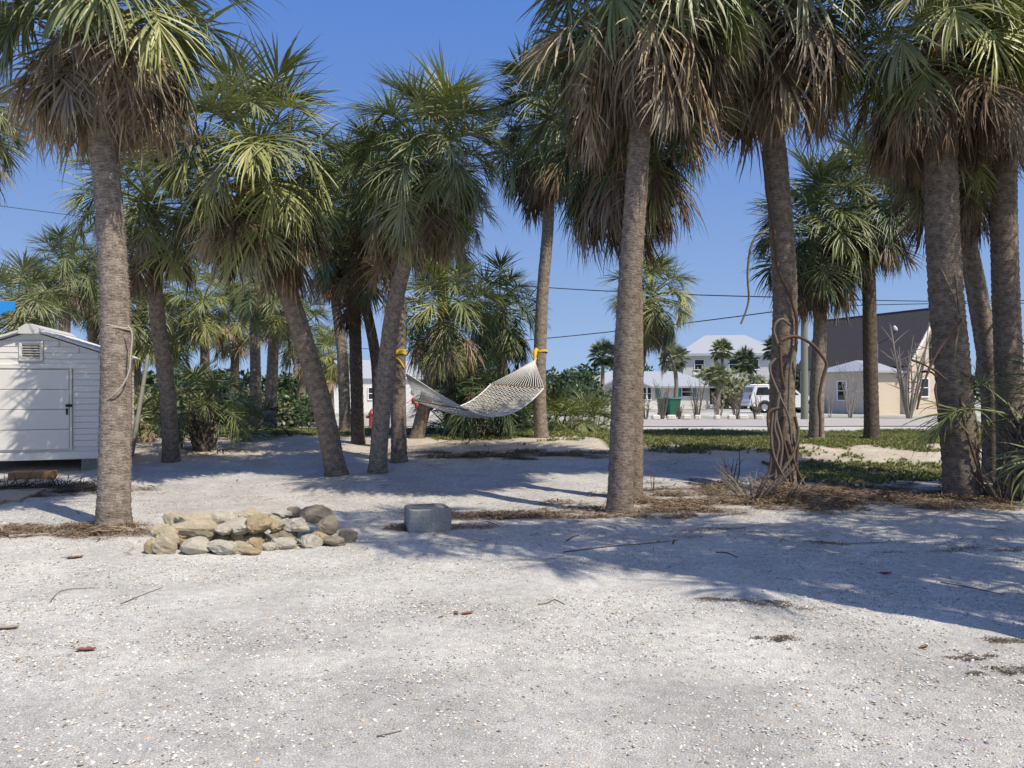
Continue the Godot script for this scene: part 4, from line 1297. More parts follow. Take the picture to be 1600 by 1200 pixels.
# ------------------------------------------------------------------ shed
func shed() -> void:
	var d := 14.0
	var base := at(50, 708, d)
	var o := thing("garden_shed", "pale grey vinyl garden shed with single door and gable vent", "shed", base, 0.26)
	o.rotation.z = 0.008
	var hw := 1.28
	var dep := 2.1
	var eh := 1.78     # eave
	var rh := 2.22     # ridge
	var m := MB.new()
	m.prism(T(), [Vector2(-hw, 0), Vector2(hw, 0), Vector2(hw, eh), Vector2(0, rh), Vector2(-hw, eh)], -dep, -0.03)
	part("wall", m.mesh(), M.vinyl, o)
	m = MB.new()
	m.box(T(Vector3(0, -0.06, -dep / 2)), Vector3(hw * 2 + 0.06, 0.14, dep + 0.06), 0.015)
	part("floor_frame", m.mesh(), M.vinyl, o)
	# lapped boards beside the door, 0.1 m each
	var dl := -0.62
	var dr := 0.63
	var bh := 0.112
	var n := 13
	for k in n:
		for s in [[-hw + 0.06, dl - 0.05], [dr + 0.05, hw - 0.06]]:
			m = MB.new()
			m.box(T(Vector3((s[0] + s[1]) / 2, 0.1 + (k + 0.5) * bh, -0.012), 0, -0.07), Vector3(s[1] - s[0], bh - 0.006, 0.022), 0.004)
			part("siding_board", m.mesh(), M.vinyl, o)
	for k in 4:
		var y := 1.66 + k * bh
		var half := hw - 0.06 if y + bh * 0.5 < eh else (rh - y - bh * 0.5) / (rh - eh) * hw - 0.04
		if half < 0.3: continue
		for s: float in [-1.0, 1.0]:
			m = MB.new()
			m.box(T(Vector3(s * (0.2 + half) / 2, y, -0.012), 0, -0.07), Vector3(half - 0.2, bh - 0.006, 0.022), 0.004)
			part("siding_board", m.mesh(), M.vinyl, o)
	# the wall at the side
	for k in 15:
		m = MB.new()
		m.box(T(Vector3(hw + 0.008, 0.08 + (k + 0.5) * bh, -dep / 2), 0, 0, 0.07), Vector3(0.022, bh - 0.006, dep - 0.1), 0.004)
		part("siding_board", m.mesh(), M.vinyl, o)
	for s: float in [-1.0, 1.0]:
		m = MB.new()
		m.box(T(Vector3(s * hw, eh / 2, -0.01)), Vector3(0.12, eh, 0.08), 0.012)
		part("corner_post", m.mesh(), M.vinyl, o)
	# header over the door
	m = MB.new()
	m.box(T(Vector3(0, 1.585, 0.005)), Vector3(hw * 2 - 0.13, 0.09, 0.05), 0.01)
	part("header", m.mesh(), M.vinyl, o)
	# door of four wide panels
	var door := MB.new()
	for s in [dl - 0.02, dr + 0.02]: door.box(T(Vector3(s, 0.79, 0.008)), Vector3(0.04, 1.5, 0.06), 0.008)
	var dn := part("door", door.mesh(), M.vinyl, o)
	for k in 4:
		m = MB.new()
		m.box(T(Vector3((dl + dr) / 2, 0.06 + (k + 0.5) * 0.366, 0.006)), Vector3(dr - dl - 0.02, 0.358, 0.045), 0.008)
		part("door_panel", m.mesh(), M.vinyl, dn)
	m = MB.new()
	m.box(T(Vector3(dr - 0.005, 0.86, 0.045)), Vector3(0.11, 0.05, 0.04), 0.01)
	m.box(T(Vector3(dr - 0.04, 0.75, 0.045)), Vector3(0.03, 0.12, 0.03), 0.01)
	part("latch", m.mesh(), M.black, dn)
	# vent
	m = MB.new()
	for s: float in [-1.0, 1.0]:
		m.box(T(Vector3(s * 0.17, 1.86, 0.006)), Vector3(0.05, 0.36, 0.06), 0.008)
		m.box(T(Vector3(0, 1.86 + s * 0.16, 0.007)), Vector3(0.3, 0.05, 0.056), 0.008)
	var vn := part("vent", m.mesh(), M.vinyl, o)
	m = MB.new()
	m.box(T(Vector3(0, 1.86, -0.022)), Vector3(0.3, 0.28, 0.01))
	part("vent_opening", m.mesh(), M.black, vn)
	for k in 6:
		m = MB.new()
		m.box(T(Vector3(0, 1.745 + k * 0.046, 0.0), 0, -0.6), Vector3(0.3, 0.006, 0.034))
		part("slat", m.mesh(), M.vinyl, vn)
	var an := atan2(rh - eh, hw)
	for s: float in [-1.0, 1.0]:
		m = MB.new()
		var L := Vector2(hw, rh - eh).length() + 0.14
		m.box(T(Vector3(s * (hw / 2 + 0.05), (rh + eh) / 2 + 0.035, -dep / 2), 0, 0, -s * an), Vector3(L, 0.05, dep + 0.22), 0.012)
		for k in 6: m.box(T(Vector3(s * (hw / 2 + 0.05), (rh + eh) / 2 + 0.065, -dep / 2 - 0.9 + k * 0.36), 0, 0, -s * an), Vector3(L - 0.02, 0.02, 0.06), 0.008)
		part("roof_panel", m.mesh(), M.vinyl_roof, o)
	m = MB.new()
	m.prism(T(), [Vector2(-0.17, rh - 0.05), Vector2(0.17, rh - 0.05), Vector2(0.17, rh + 0.05), Vector2(0.05, rh + 0.13), Vector2(-0.05, rh + 0.13), Vector2(-0.17, rh + 0.05)], -dep - 0.13, 0.135)
	part("ridge_cap", m.mesh(), M.vinyl_roof, o)
	# blocks that carry it
	for i in 4:
		var p: Vector3 = o.transform * Vector3([-0.95, 0.95, -0.95, 0.95][i], 0, [-0.35, -0.35, -1.8, -1.8][i])
		var g := gh(p.x, p.z) - 0.03
		m = MB.new()
		var top := p.y - 0.13
		m.box(T(Vector3(0, (top - g) / 2, 0), 0.26), Vector3(0.4, top - g, 0.2), 0.01)
		var q := part("footing_block", m.mesh(), M.concrete)
		q.position = Vector3(p.x, g, p.z)
		tag(q, "grey footing block under the %s corner of the shed" % ["front door-side", "front board-side", "rear door-side", "rear board-side"][i], "block", "blocks under the shed")
	# wooden step, round paver, square pavers
	var sp := at(52, 722, 13.2)
	m = MB.new()
	m.box(T(), Vector3(0.66, 0.14, 0.3), 0.012)
	var w := part("wooden_step", m.mesh(), M.wood)
	w.position = Vector3(sp.x, gh(sp.x, sp.z) + 0.1, sp.z); w.rotation.y = 0.2
	tag(w, "orange-brown timber step in front of the shed door", "step")
	m = MB.new()
	lathe(m, T(), [[-0.04, 0.0], [-0.04, 0.36], [0.04, 0.37], [0.055, 0.355], [0.055, 0.0]], 28)
	w = part("round_paver", m.mesh(), M.paver)
	sp = at(42, 0, 12.5)
	w.position = Vector3(sp.x, gh(sp.x, sp.z) + 0.04, sp.z)
	tag(w, "round cream paving slab before the shed step", "paver")
	var names := ["nearest the round slab", "in the middle of the path", "at the picture's edge"]
	for i in 3:
		sp = at([30, 5, -40][i], 0, [11.8, 11.2, 10.6][i])
		m = MB.new()
		m.box(T(), Vector3(0.6, 0.06, 0.56), 0.01)
		w = part("square_paver", m.mesh(), M.paver)
		w.position = Vector3(sp.x, gh(sp.x, sp.z) + 0.025, sp.z); w.rotation.y = 0.3
		tag(w, "square cream paver leading to the shed, " + names[i], "paver", "pavers leading to the shed")

# ------------------------------------------------------------------ hammock
func hammock() -> void:
	var a := at(633, 582, 15.55)     # gathered ends
	var b := at(835, 563, 19.25)
	var l0 := at(651, 626, 16.75)    # near-left bar
	var l1 := at(729, 640, 15.95)
	var r0 := at(767, 600, 19.05)
	var r1 := at(850, 606, 18.3)
	var o := thing("rope_hammock", "white rope hammock with wooden spreader bars slung between two palms", "hammock", a)
	var n := 13
	# bed: strands that weave from side to side
	var m := MB.new()
	var seg := 34
	var pos := func(x: float, y: float) -> Vector3:
		var e0: Vector3 = l0.lerp(l1, y)
		var e1: Vector3 = r0.lerp(r1, y)
		var p: Vector3 = e0.lerp(e1, x)
		p.y -= 4.0 * x * (1.0 - x) * (0.36 + 0.12 * sin(PI * y))
		return p - a
	for k in n:
		for ph in [0.0, 1.0]:
			var pts := []
			var rad := []
			for i in seg + 1:
				var x := float(i) / seg
				var y := (k + 0.5 + (0.5 if (i + int(ph)) % 2 == 0 else -0.5) * 0.94) / n
				pts.append(pos.call(x, y) + Vector3(0, 0.006 * ph, 0))
				rad.append(0.0085)
			m.tube(pts, rad, 4, Color.WHITE, false)
	part("rope_bed", m.mesh(), M.rope_white, o)
	m = MB.new()
	for y in [0.0, 1.0]:
		var pts := []
		var rad := []
		for i in 31:
			pts.append(pos.call(i / 30.0, y))
			rad.append(0.016)
		m.tube(pts, rad, 6, Color.WHITE, false)
	part("edge_rope", m.mesh(), M.rope_white, o)
	for e in [[l0, l1, a], [r0, r1, b]]:
		m = MB.new()
		var ext: Vector3 = (e[1] - e[0]).normalized() * 0.05
		m.tube([e[0] - ext - a, e[1] + ext - a], [0.02, 0.02], 8)
		part("spreader_bar", m.mesh(), M.bar_wood, o)
		m = MB.new()
		for k in 21:
			var p: Vector3 = e[0].lerp(e[1], float(k) / 20)
			var q: Vector3 = e[2]
			var mid := p.lerp(q, 0.5) - Vector3(0, 0.02, 0)
			m.tube([p - a, mid - a, q - a], [0.0085, 0.0085, 0.0085], 4, Color.WHITE, false)
		m.tube([e[2] - a + Vector3(0, -0.03, 0), e[2] - a + (e[2] - (e[0] + e[1]) * 0.5).normalized() * 0.1], [0.03, 0.02], 8)
		part("gathered_ropes", m.mesh(), M.rope_white, o)
	# yellow straps round the trunks
	var t0 := at(622, 551, 15.3)
	var t1 := at(845, 549, 19.5)
	for e in [[t0, 0.153, a, 0.1], [t1, 0.165, b, 0.055]]:
		var c: Vector3 = e[0]
		m = MB.new()
		var ring := []
		for k in 25:
			var an := TAU * k / 24
			ring.append(Vector3(cos(an), 0, sin(an)) * (e[1] + 0.012))
		for k in 24:
			for h in [[-1.0, 1.0]]:
				var p: Vector3 = c - a + ring[k]
				var q: Vector3 = c - a + ring[k + 1]
				var hh := Vector3(0, e[3] * 0.5, 0)
				var tilt := Vector3(0, 0.02 * sin(k * 0.5), 0)
				m.poly([p - hh + tilt, q - hh + tilt, q + hh + tilt, p + hh + tilt], ring[k])
				m.poly([p * 1.0 - hh + tilt - ring[k] * 0.03, q - hh + tilt - ring[k + 1] * 0.03, q + hh + tilt - ring[k + 1] * 0.03, p + hh + tilt - ring[k] * 0.03], -ring[k])
		var dirv: Vector3 = (e[2] - c)
		dirv.y = 0
		dirv = dirv.normalized()
		var s: Vector3 = c + dirv * (e[1] + 0.014) - a
		var q: Vector3 = e[2] - a
		m.tube([s + Vector3(0, 0.02, 0), s.lerp(q, 0.5) + Vector3(0, 0.015, 0), q], [0.035, 0.03, 0.02], 6)
		if e[1] > 0.16:
			var kn := s + dirv * 0.03
			m.tube([kn + Vector3(0, 0.05, 0), kn + Vector3(-0.03, -0.03, 0.05), kn + Vector3(-0.05, -0.14, 0.06), kn + Vector3(-0.02, -0.3, 0.05)], [0.05, 0.055, 0.04, 0.02], 6)
			m.tube([kn + Vector3(0.05, 0.03, 0), kn + Vector3(-0.09, -0.07, 0.04)], [0.035, 0.04], 6)
		else:
			m.tube([c - a + Vector3(-0.07, -0.05, e[1] + 0.02), c - a + Vector3(0.06, -0.17, e[1] + 0.01), c - a + Vector3(0.13, -0.3, e[1] * 0.6)], [0.018, 0.018, 0.018], 5)
		part("strap", m.mesh(), M.strap_yellow, o)

# ------------------------------------------------------------------ rocks
var rock_shapes := []
func rock_mesh(s: int) -> ArrayMesh:
	# sphere grid with noise, planed by random cuts
	var r := rng(s)
	var nz := FastNoiseLite.new()
	nz.seed = s; nz.frequency = 1.1; nz.fractal_octaves = 4
	var cuts := []
	for k in 11:
		var dd := Vector3(r.randfn(), r.randfn(), r.randfn()).normalized()
		cuts.append([dd, r.randf_range(0.5, 0.8)])
	var m := MB.new()
	var W := 18
	var H := 12
	var grid := []
	for j in H + 1:
		var th := PI * (j + (r.randf_range(-0.3, 0.3) if j > 0 and j < H else 0.0)) / H
		for i in W:
			var ph := TAU * (i + r.randf_range(-0.3, 0.3)) / W
			var d := Vector3(sin(th) * cos(ph), cos(th), sin(th) * sin(ph))
			if j == 0: d = Vector3.UP
			if j == H: d = Vector3.DOWN
			var q := 1.0
			for c in cuts:
				var k: float = d.dot(c[0])
				if k > 0.05: q = minf(q, c[1] / k)
			q += nz.get_noise_3dv(d * 1.6) * 0.08 + nz.get_noise_3dv(d * 4.0) * 0.09 + nz.get_noise_3dv(d * 9.0) * 0.05
			grid.append(d * q)
	for j in H:
		for i in W:
			var a: Vector3 = grid[j * W + i]
			var b: Vector3 = grid[j * W + (i + 1) % W]
			var e: Vector3 = grid[(j + 1) * W + i]
			var f: Vector3 = grid[(j + 1) * W + (i + 1) % W]
			var tn := 1.0 + nz.get_noise_3dv(a * 2.0 + Vector3(5, 5, 5)) * 0.35
			if j > 0: m.poly([a, b, e], a + b + e, Color(tn, tn, tn * 0.98))
			if j < H - 1: m.poly([b, f, e], b + f + e, Color(tn, tn, tn * 0.98))
	return m.mesh()

func rocks() -> void:
	for k in 7: rock_shapes.append(rock_mesh(200 + k))
	# pixel centre x, y, half width, half height (in the photo), depth, material, row
	var front := [[243, 846, 10, 12, 7.75, "stone_tan"], [262, 846, 17, 21, 7.75, "stone_cream"], [310, 848, 21, 14, 7.7, "stone_white"], [353, 848, 19, 13, 7.7, "stone_white"], [376, 838, 16, 12, 7.8, "stone_cream"], [398, 836, 15, 13, 7.85, "stone_tan"], [421, 833, 10, 9, 7.9, "stone_white"], [447, 829, 15, 12, 8.0, "stone_white"], [484, 831, 16, 12, 8.0, "stone_white"], [523, 833, 15, 9, 8.05, "stone_grey"], [544, 823, 11, 13, 8.3, "stone_grey"], [393, 845, 12, 6, 7.7, "stone_tan"], [336, 835, 12, 12, 7.85, "stone_white"]]
	var middle := [[250, 832, 14, 12, 8.0, "stone_cream"], [300, 829, 30, 15, 7.95, "stone_cream"], [278, 833, 13, 9, 8.0, "stone_white"], [350, 828, 17, 9, 8.05, "stone_white"], [378, 824, 13, 9, 8.05, "stone_white"], [402, 822, 18, 16, 8.05, "stone_tan"], [436, 816, 14, 11, 8.2, "stone_cream"], [465, 818, 20, 12, 8.2, "stone_white"], [510, 821, 13, 15, 8.2, "stone_grey"], [427, 824, 9, 9, 8.1, "stone_tan"], [283, 840, 11, 9, 7.9, "stone_tan"]]
	var back := [[275, 815, 18, 14, 8.3, "stone_cream"], [305, 809, 27, 9, 8.35, "stone_cream"], [345, 811, 18, 14, 8.3, "stone_white"], [372, 815, 15, 8, 8.3, "stone_white"], [388, 805, 21, 10, 8.4, "stone_cream"], [411, 810, 13, 11, 8.35, "stone_white"], [440, 805, 13, 8, 8.45, "stone_white"], [462, 803, 11, 9, 8.6, "stone_grey"], [489, 806, 22, 14, 8.5, "stone_grey"], [330, 818, 12, 10, 8.2, "stone_grey"]]
	var r := rng(19)
	var words := ["first", "second", "third", "fourth", "fifth", "sixth", "seventh", "eighth", "ninth", "tenth", "eleventh", "twelfth", "thirteenth"]
	var tone := {"stone_cream": "cream", "stone_white": "whitish", "stone_tan": "tan", "stone_grey": "grey"}
	for row in [[front, "front"], [middle, "middle"], [back, "back"]]:
		var list: Array = row[0].duplicate()
		list.sort_custom(func(p, q): return p[0] < q[0])
		for i in list.size():
			var f: Array = list[i]
			var o := part("limestone_rock", rock_shapes[r.randi() % 7], M[f[5]])
			var k: float = f[4] / FOC
			var p := at(f[0], f[1], f[4])
			p += Vector3(r.randf_range(-0.02, 0.02), r.randf_range(-0.015, 0.015), r.randf_range(-0.05, 0.05))
			var ry: float = f[3] * k * 1.36
			if row[1] == "front": p.y = maxf(gh(p.x, p.z) + ry * 0.45, 0.0)
			var b := Basis.from_euler(Vector3(r.randf_range(-0.5, 0.5), r.randf_range(-0.6, 0.6), r.randf_range(-0.6, 0.6)))
			o.transform = Transform3D(b.scaled(Vector3(f[2] * k * 1.42, ry, f[2] * k * r.randf_range(1.1, 1.4))) * Basis(Vector3.UP, r.randf() * TAU), p)
			tag(o, "%s limestone rock, %s from the roped palm in the pile's %s row" % [tone[f[5]], words[i], row[1]], "rock", "rocks in the pile")
	# rubble that fills the pile under the rocks
	var li := 0
	for e in [[290, 838], [345, 832], [400, 830], [450, 824], [500, 822], [320, 822], [375, 818], [430, 816]]:
		var o := part("limestone_rock", rock_shapes[(li * 3) % 7], M[["stone_tan", "stone_grey"][li % 2]])
		var p := at(e[0], e[1], 8.15)
		o.transform = Transform3D(Basis.from_euler(Vector3(li, li * 2.0, 0)).scaled(Vector3(0.13, 0.1, 0.13)), Vector3(p.x, gh(p.x, p.z) + 0.07, p.z))
		tag(o, "small filler rock deep in the pile, %s from the roped palm" % words[li], "rock", "rocks in the pile")
		li += 1

func concrete_block() -> void:
	var c := on(668, 9.0)
	var o := thing("concrete_box", "weathered grey concrete block with rounded corners on the gravel", "concrete block", c, 0.3)
	var m := MB.new()
	var W := 40
	var prof := [[-0.03, 0.985], [0.0, 1.0], [0.2, 0.995], [0.245, 0.985], [0.258, 0.955], [0.262, 0.9], [0.262, 0.86], [0.24, 0.845], [0.236, 0.6], [0.236, 0.0]]
	var nz := FastNoiseLite.new()
	nz.frequency = 3.0
	var f0 := 0
	for j in prof.size():
		for k in W + 1:
			var an := TAU * (k % W) / W
			# superellipse plan
			var cx := signf(cos(an)) * pow(absf(cos(an)), 0.3)
			var cz := signf(sin(an)) * pow(absf(sin(an)), 0.3)
			var rr: float = prof[j][1]
			var p := Vector3(cx * 0.25 * rr, prof[j][0], cz * 0.25 * rr)
			p += Vector3(cx, 0.3, cz) * nz.get_noise_3dv(p * 3.0) * 0.008
			var nn := Vector3(cx, 0.05, cz).normalized()
			if j >= 4: nn = Vector3(cx * 0.3, 1, cz * 0.3).normalized()
			if j >= 5: nn = Vector3.UP
			m.vert(p, nn)
	for j in prof.size() - 1:
		for k in W:
			var a := j * (W + 1) + k
			var b := a + W + 1
			m.tri(a, b, a + 1); m.tri(a + 1, b, b + 1)
	part("body", m.mesh(), M.concrete, o)
	m = MB.new()
	m.box(T(Vector3(-0.2, 0.22, 0.15), 0.6), Vector3(0.05, 0.07, 0.05), 0.01)
	part("lifting_slot", m.mesh(), M.char, o)

# ------------------------------------------------------------------ vines
func vines() -> void:
	var z := func(l: Array, s: float, ox: float, oy: float) -> Array: return l.map(func(p): return [ox + p[0] / s, oy + p[1] / s])
	var v1: Array = [
		[[[395, 105], [350, 70], [312, 90], [298, 140], [315, 200], [335, 300], [330, 420]], 0.022, "vine_grey", 12.02],
		[[[340, 195], [400, 172], [460, 180], [530, 225], [590, 300], [605, 345], [580, 430], [562, 540], [568, 640], [568, 760]], 0.028, "vine_brown", 11.95],
		[[[310, 300], [275, 340], [282, 400], [330, 520], [385, 650], [400, 800]], 0.02, "vine_grey", 12.0],
		[[[240, -920], [262, -680], [295, -490], [325, -225], [385, -90], [430, 60], [432, 150], [425, 260]], 0.03, "vine_brown", 12.06],
		[[[335, 230], [342, 380], [362, 475]], 0.024, "vine_brown", 11.98],
		[[[435, 200], [402, 300], [390, 420], [385, 650], [420, 820]], 0.022, "vine_grey", 12.03],
		[[[330, 590], [270, 612], [262, 690], [285, 780], [270, 950], [235, 1010], [200, 1080]], 0.024, "vine_brown", 11.97],
		[[[320, 560], [300, 700], [325, 800], [310, 900], [300, 1085]], 0.022, "vine_grey", 11.98],
		[[[360, 640], [350, 750], [380, 900], [400, 1085]], 0.026, "vine_brown", 12.0],
		[[[440, 700], [435, 780], [400, 880], [340, 970], [310, 1085]], 0.022, "vine_grey", 11.97],
		[[[385, 800], [430, 950], [470, 1030], [490, 1090]], 0.026, "vine_brown", 12.0],
		[[[290, 620], [280, 760], [300, 880], [360, 1000], [420, 1090]], 0.02, "vine_grey", 11.95],
		[[[420, 640], [440, 760], [430, 900], [445, 1085]], 0.024, "vine_brown", 12.05],
		[[[330, 500], [310, 640], [345, 800], [330, 960], [350, 1088]], 0.024, "vine_grey", 11.99]]
	var o := thing("climbing_vine", "tangle of brown climbing vine stems round the palm trunk", "vine", on(1226, 12.3))
	for e in v1:
		var pts := []
		for p in z.call(e[0], 3.75, 1130.0, 480.0): pts.append(at(p[0], p[1], e[3]) - o.position)
		var line := curve_through(pts, 0.06)
		var rad := []
		for i in line.size(): rad.append(e[1] * (0.8 + 0.25 * sin(i * 0.7) * 0.4 + 0.2 * (1.0 - float(i) / line.size())))
		var m := MB.new()
		m.tube(line, rad, 7)
		part("stem", m.mesh(), M[e[2]], o)
	var hs := MB.new()
	var hp := []
	for q in [[1262, 345, 18.9], [1215, 352, 18.6], [1180, 372, 18.3], [1169, 420, 18.3], [1170, 470, 18.3], [1158, 506, 18.3]]: hp.append(at(q[0], q[1], q[2]))
	var hl := curve_through(hp, 0.08)
	var hr := []
	for i in hl.size(): hr.append(0.034 - 0.012 * i / hl.size())
	hs.tube(hl, hr, 7)
	tag(part("hanging_liana", hs.mesh(), M.vine_grey), "bare curved stem hanging from the palm crown beside the vine-wrapped trunk", "vine")
	o = thing("climbing_vine", "vine stems crossing the thick rough trunk near the picture's edge", "vine", on(1505, 11.8))
	var v2: Array = [
		[[[250, 70], [235, 115], [140, 225], [60, 360], [0, 520], [-30, 640]], 0.02, "vine_brown", 11.45],
		[[[-60, 330], [0, 350], [45, 375], [90, 400], [150, 450]], 0.02, "vine_brown", 11.45],
		[[[0, 405], [60, 405], [95, 450], [85, 520], [105, 640]], 0.018, "vine_brown", 11.5],
		[[[330, 430], [290, 520], [310, 640], [350, 740], [330, 860], [350, 980], [340, 1150]], 0.022, "vine_grey", 11.6],
		[[[240, 560], [260, 700], [300, 850], [345, 1000], [370, 1150]], 0.022, "vine_brown", 11.5],
		[[[315, 790], [360, 740], [400, 800], [350, 880], [390, 920]], 0.016, "vine_brown", 11.6],
		[[[215, -200], [230, -60], [240, 60], [215, 220], [205, 300]], 0.02, "vine_grey", 11.5],
		[[[120, -250], [180, -120], [215, -40], [235, 110]], 0.016, "vine_grey", 11.5],
		[[[640, 610], [560, 700], [600, 820], [570, 950]], 0.02, "vine_grey", 12.0]]
	for e in v2:
		var pts := []
		for p in z.call(e[0], 4.0, 1440.0, 480.0): pts.append(at(p[0], p[1], e[3]) - o.position)
		var line := curve_through(pts, 0.06)
		var rad := []
		for i in line.size(): rad.append(e[1] * (0.85 + 0.15 * sin(i * 0.9)))
		var m := MB.new()
		m.tube(line, rad, 7)
		part("stem", m.mesh(), M[e[2]], o)

# ------------------------------------------------------------------ loose cover
func many(called: String, label: String, category: String, m: Mesh, mat: Material, where: Array, tint: PackedColorArray) -> void:
	var mm := MultiMesh.new()
	mm.transform_format = MultiMesh.TRANSFORM_3D
	mm.use_colors = true
	mm.mesh = m
	mm.instance_count = where.size()
	for i in where.size():
		mm.set_instance_transform(i, where[i])
		mm.set_instance_color(i, tint[i])
	var o := MultiMeshInstance3D.new()
	o.name = called
	o.multimesh = mm
	o.material_override = mat
	add_child(o, true)
	tag(o, label, category, "", "stuff")

func ground_y(x: float, z: float) -> float:
	var near := smoothstep(24.0, 10.0, -z)
	return gh(x, z) + near * (grit.get_noise_2d(x, z) * 0.012 + grit.get_noise_2d(x * 0.25, z * 0.6 + 40) * 0.02)

func cover() -> void:
	var r := rng(55)
	# shell chips
	var m := MB.new()
	var rim := []
	for k in 6:
		var an := TAU * k / 6
		rim.append(Vector3(cos(an) * r.randf_range(0.75, 1.1), 0.0, sin(an) * r.randf_range(0.5, 0.9)))
	for k in 6: m.poly([Vector3(0.1, 0.42, 0), rim[k], rim[(k + 1) % 6]], Vector3.UP)
	for k in 6: m.poly([Vector3(0, -0.2, 0), rim[k], rim[(k + 1) % 6]], Vector3.DOWN)
	var chip := m.mesh()
	var where := []
	var tint := PackedColorArray()
	while where.size() < 70000:
		var d := 2.6 + pow(r.randf(), 1.35) * 10.5
		var x := r.randf_range(-1, 1) * (d * 0.74 + 0.6)
		var dens := 0.55 + patch.get_noise_2d(x * 1.3, -d * 2.2 + 11) * 1.3
		dens *= 1.0 - 0.7 * smoothstep(5.2, 3.9, d)
		dens *= 1.0 - litter_at(x, -d)
		if r.randf() > dens + 0.06: continue
		var s := r.randf_range(0.004, 0.0105) * (1.0 + 0.6 * float(r.randf() < 0.08))
		var b := Basis.from_euler(Vector3(r.randf_range(-0.35, 0.35), r.randf() * TAU, r.randf_range(-0.35, 0.35))).scaled(Vector3.ONE * s)
		where.append(Transform3D(b, Vector3(x, ground_y(x, -d) + s * 0.15, -d)))
		var t := r.randf()
		var w := r.randf_range(0.5, 0.8)
		var col := Color(w, w * 0.97, w * 0.9)
		if t < 0.14: col = Color(0.2, 0.185, 0.165)
		elif t < 0.32: col = Color(0.36, 0.34, 0.31)
		elif t < 0.42: col = Color(0.55, 0.44, 0.31)
		tint.push_back(col)
	many("shell_gravel", "loose pale shell fragments strewn over the yard", "gravel", chip, M.shell, where, tint)
	# dry litter: strips of dead leaf
	m = MB.new()
	for k in 4:
		var x0 := -0.5 + k * 0.25
		var y0 := 0.05 * sin(k * 1.1)
		var y1 := 0.05 * sin((k + 1) * 1.1)
		var w0 := 0.045 * (1.0 - absf(x0))
		var w1 := 0.045 * (1.0 - absf(x0 + 0.25))
		m.poly([Vector3(x0, y0, -w0), Vector3(x0 + 0.25, y1, -w1), Vector3(x0 + 0.25, y1, w1), Vector3(x0, y0, w0)], Vector3.UP)
	var strip_mesh := m.mesh()
	where = []
	tint = PackedColorArray()
	var guard := 0
	while where.size() < 60000 and guard < 1500000:
		guard += 1
		var d := r.randf_range(7.6, 18.0)
		var x := r.randf_range(-9.0, 10.0)
		var k := litter_at(x, -d)
		if r.randf() > k * k + 0.004: continue
		var s := r.randf_range(0.03, 0.13) * (1.0 + float(r.randf() < 0.1))
		var b := Basis.from_euler(Vector3(r.randf_range(-0.5, 0.5), r.randf() * TAU, r.randfn() * 0.22)).scaled(Vector3(s, s * 0.9, s * r.randf_range(0.5, 1.3)))
		var heap := 0.05 * k * r.randf()
		if Vector2(x - 4.0, d - 11.9).length() < 1.3: heap += r.randf() * 0.16 * (1.3 - Vector2(x - 4.0, d - 11.9).length())
		where.append(Transform3D(b, Vector3(x, ground_y(x, -d) + 0.008 + heap, -d)))
		var w := r.randf_range(0.3, 1.25)
		tint.push_back(Color(0.29 * w, 0.22 * w, 0.15 * w))
	many("dry_litter", "brown straw and shredded palm leaf lying on the sand", "litter", strip_mesh, M.straw, where, tint)
	# grass tufts
	m = MB.new()
	for k in 9:
		var an := TAU * k / 9 + r.randf()
		var out := Vector3(cos(an), 0, sin(an))
		var w := Vector3(-sin(an), 0, cos(an)) * 0.07
		var h := r.randf_range(0.6, 1.0)
		var q0 := out * 0.15 * r.randf()
		var q1 := q0 + Vector3(0, h * 0.6, 0) + out * 0.2
		var q2 := q0 + Vector3(0, h * 0.9, 0) + out * r.randf_range(0.4, 0.8)
		m.poly([q0 - w, q0 + w, q1 + w * 0.7, q1 - w * 0.7], -out + Vector3.UP)
		m.poly([q1 - w * 0.7, q1 + w * 0.7, q2], -out + Vector3.UP)
	var tuft := m.mesh()
	where = []
	tint = PackedColorArray()
	guard = 0
	while where.size() < 42000 and guard < 1200000:
		guard += 1
		var d := r.randf_range(12.5, 28.0)
		var x := r.randf_range(-0.75, 0.75) * d
		var k := grass_at(x, -d)
		if r.randf() > k: continue
		var s := r.randf_range(0.05, 0.11)
		where.append(Transform3D(Basis(Vector3.UP, r.randf() * TAU).scaled(Vector3(s, s * r.randf_range(0.6, 1.1), s)), Vector3(x, ground_y(x, -d) - 0.005, -d)))
		var w := r.randf_range(0.7, 1.3)
		tint.push_back(Color(0.16 * w, 0.2 * w, 0.055 * w) if r.randf() < 0.8 else Color(0.36 * w, 0.3 * w, 0.14 * w))
	many("lawn_grass", "short green grass growing in patches before the road", "grass", tuft, M.grass, where, tint)

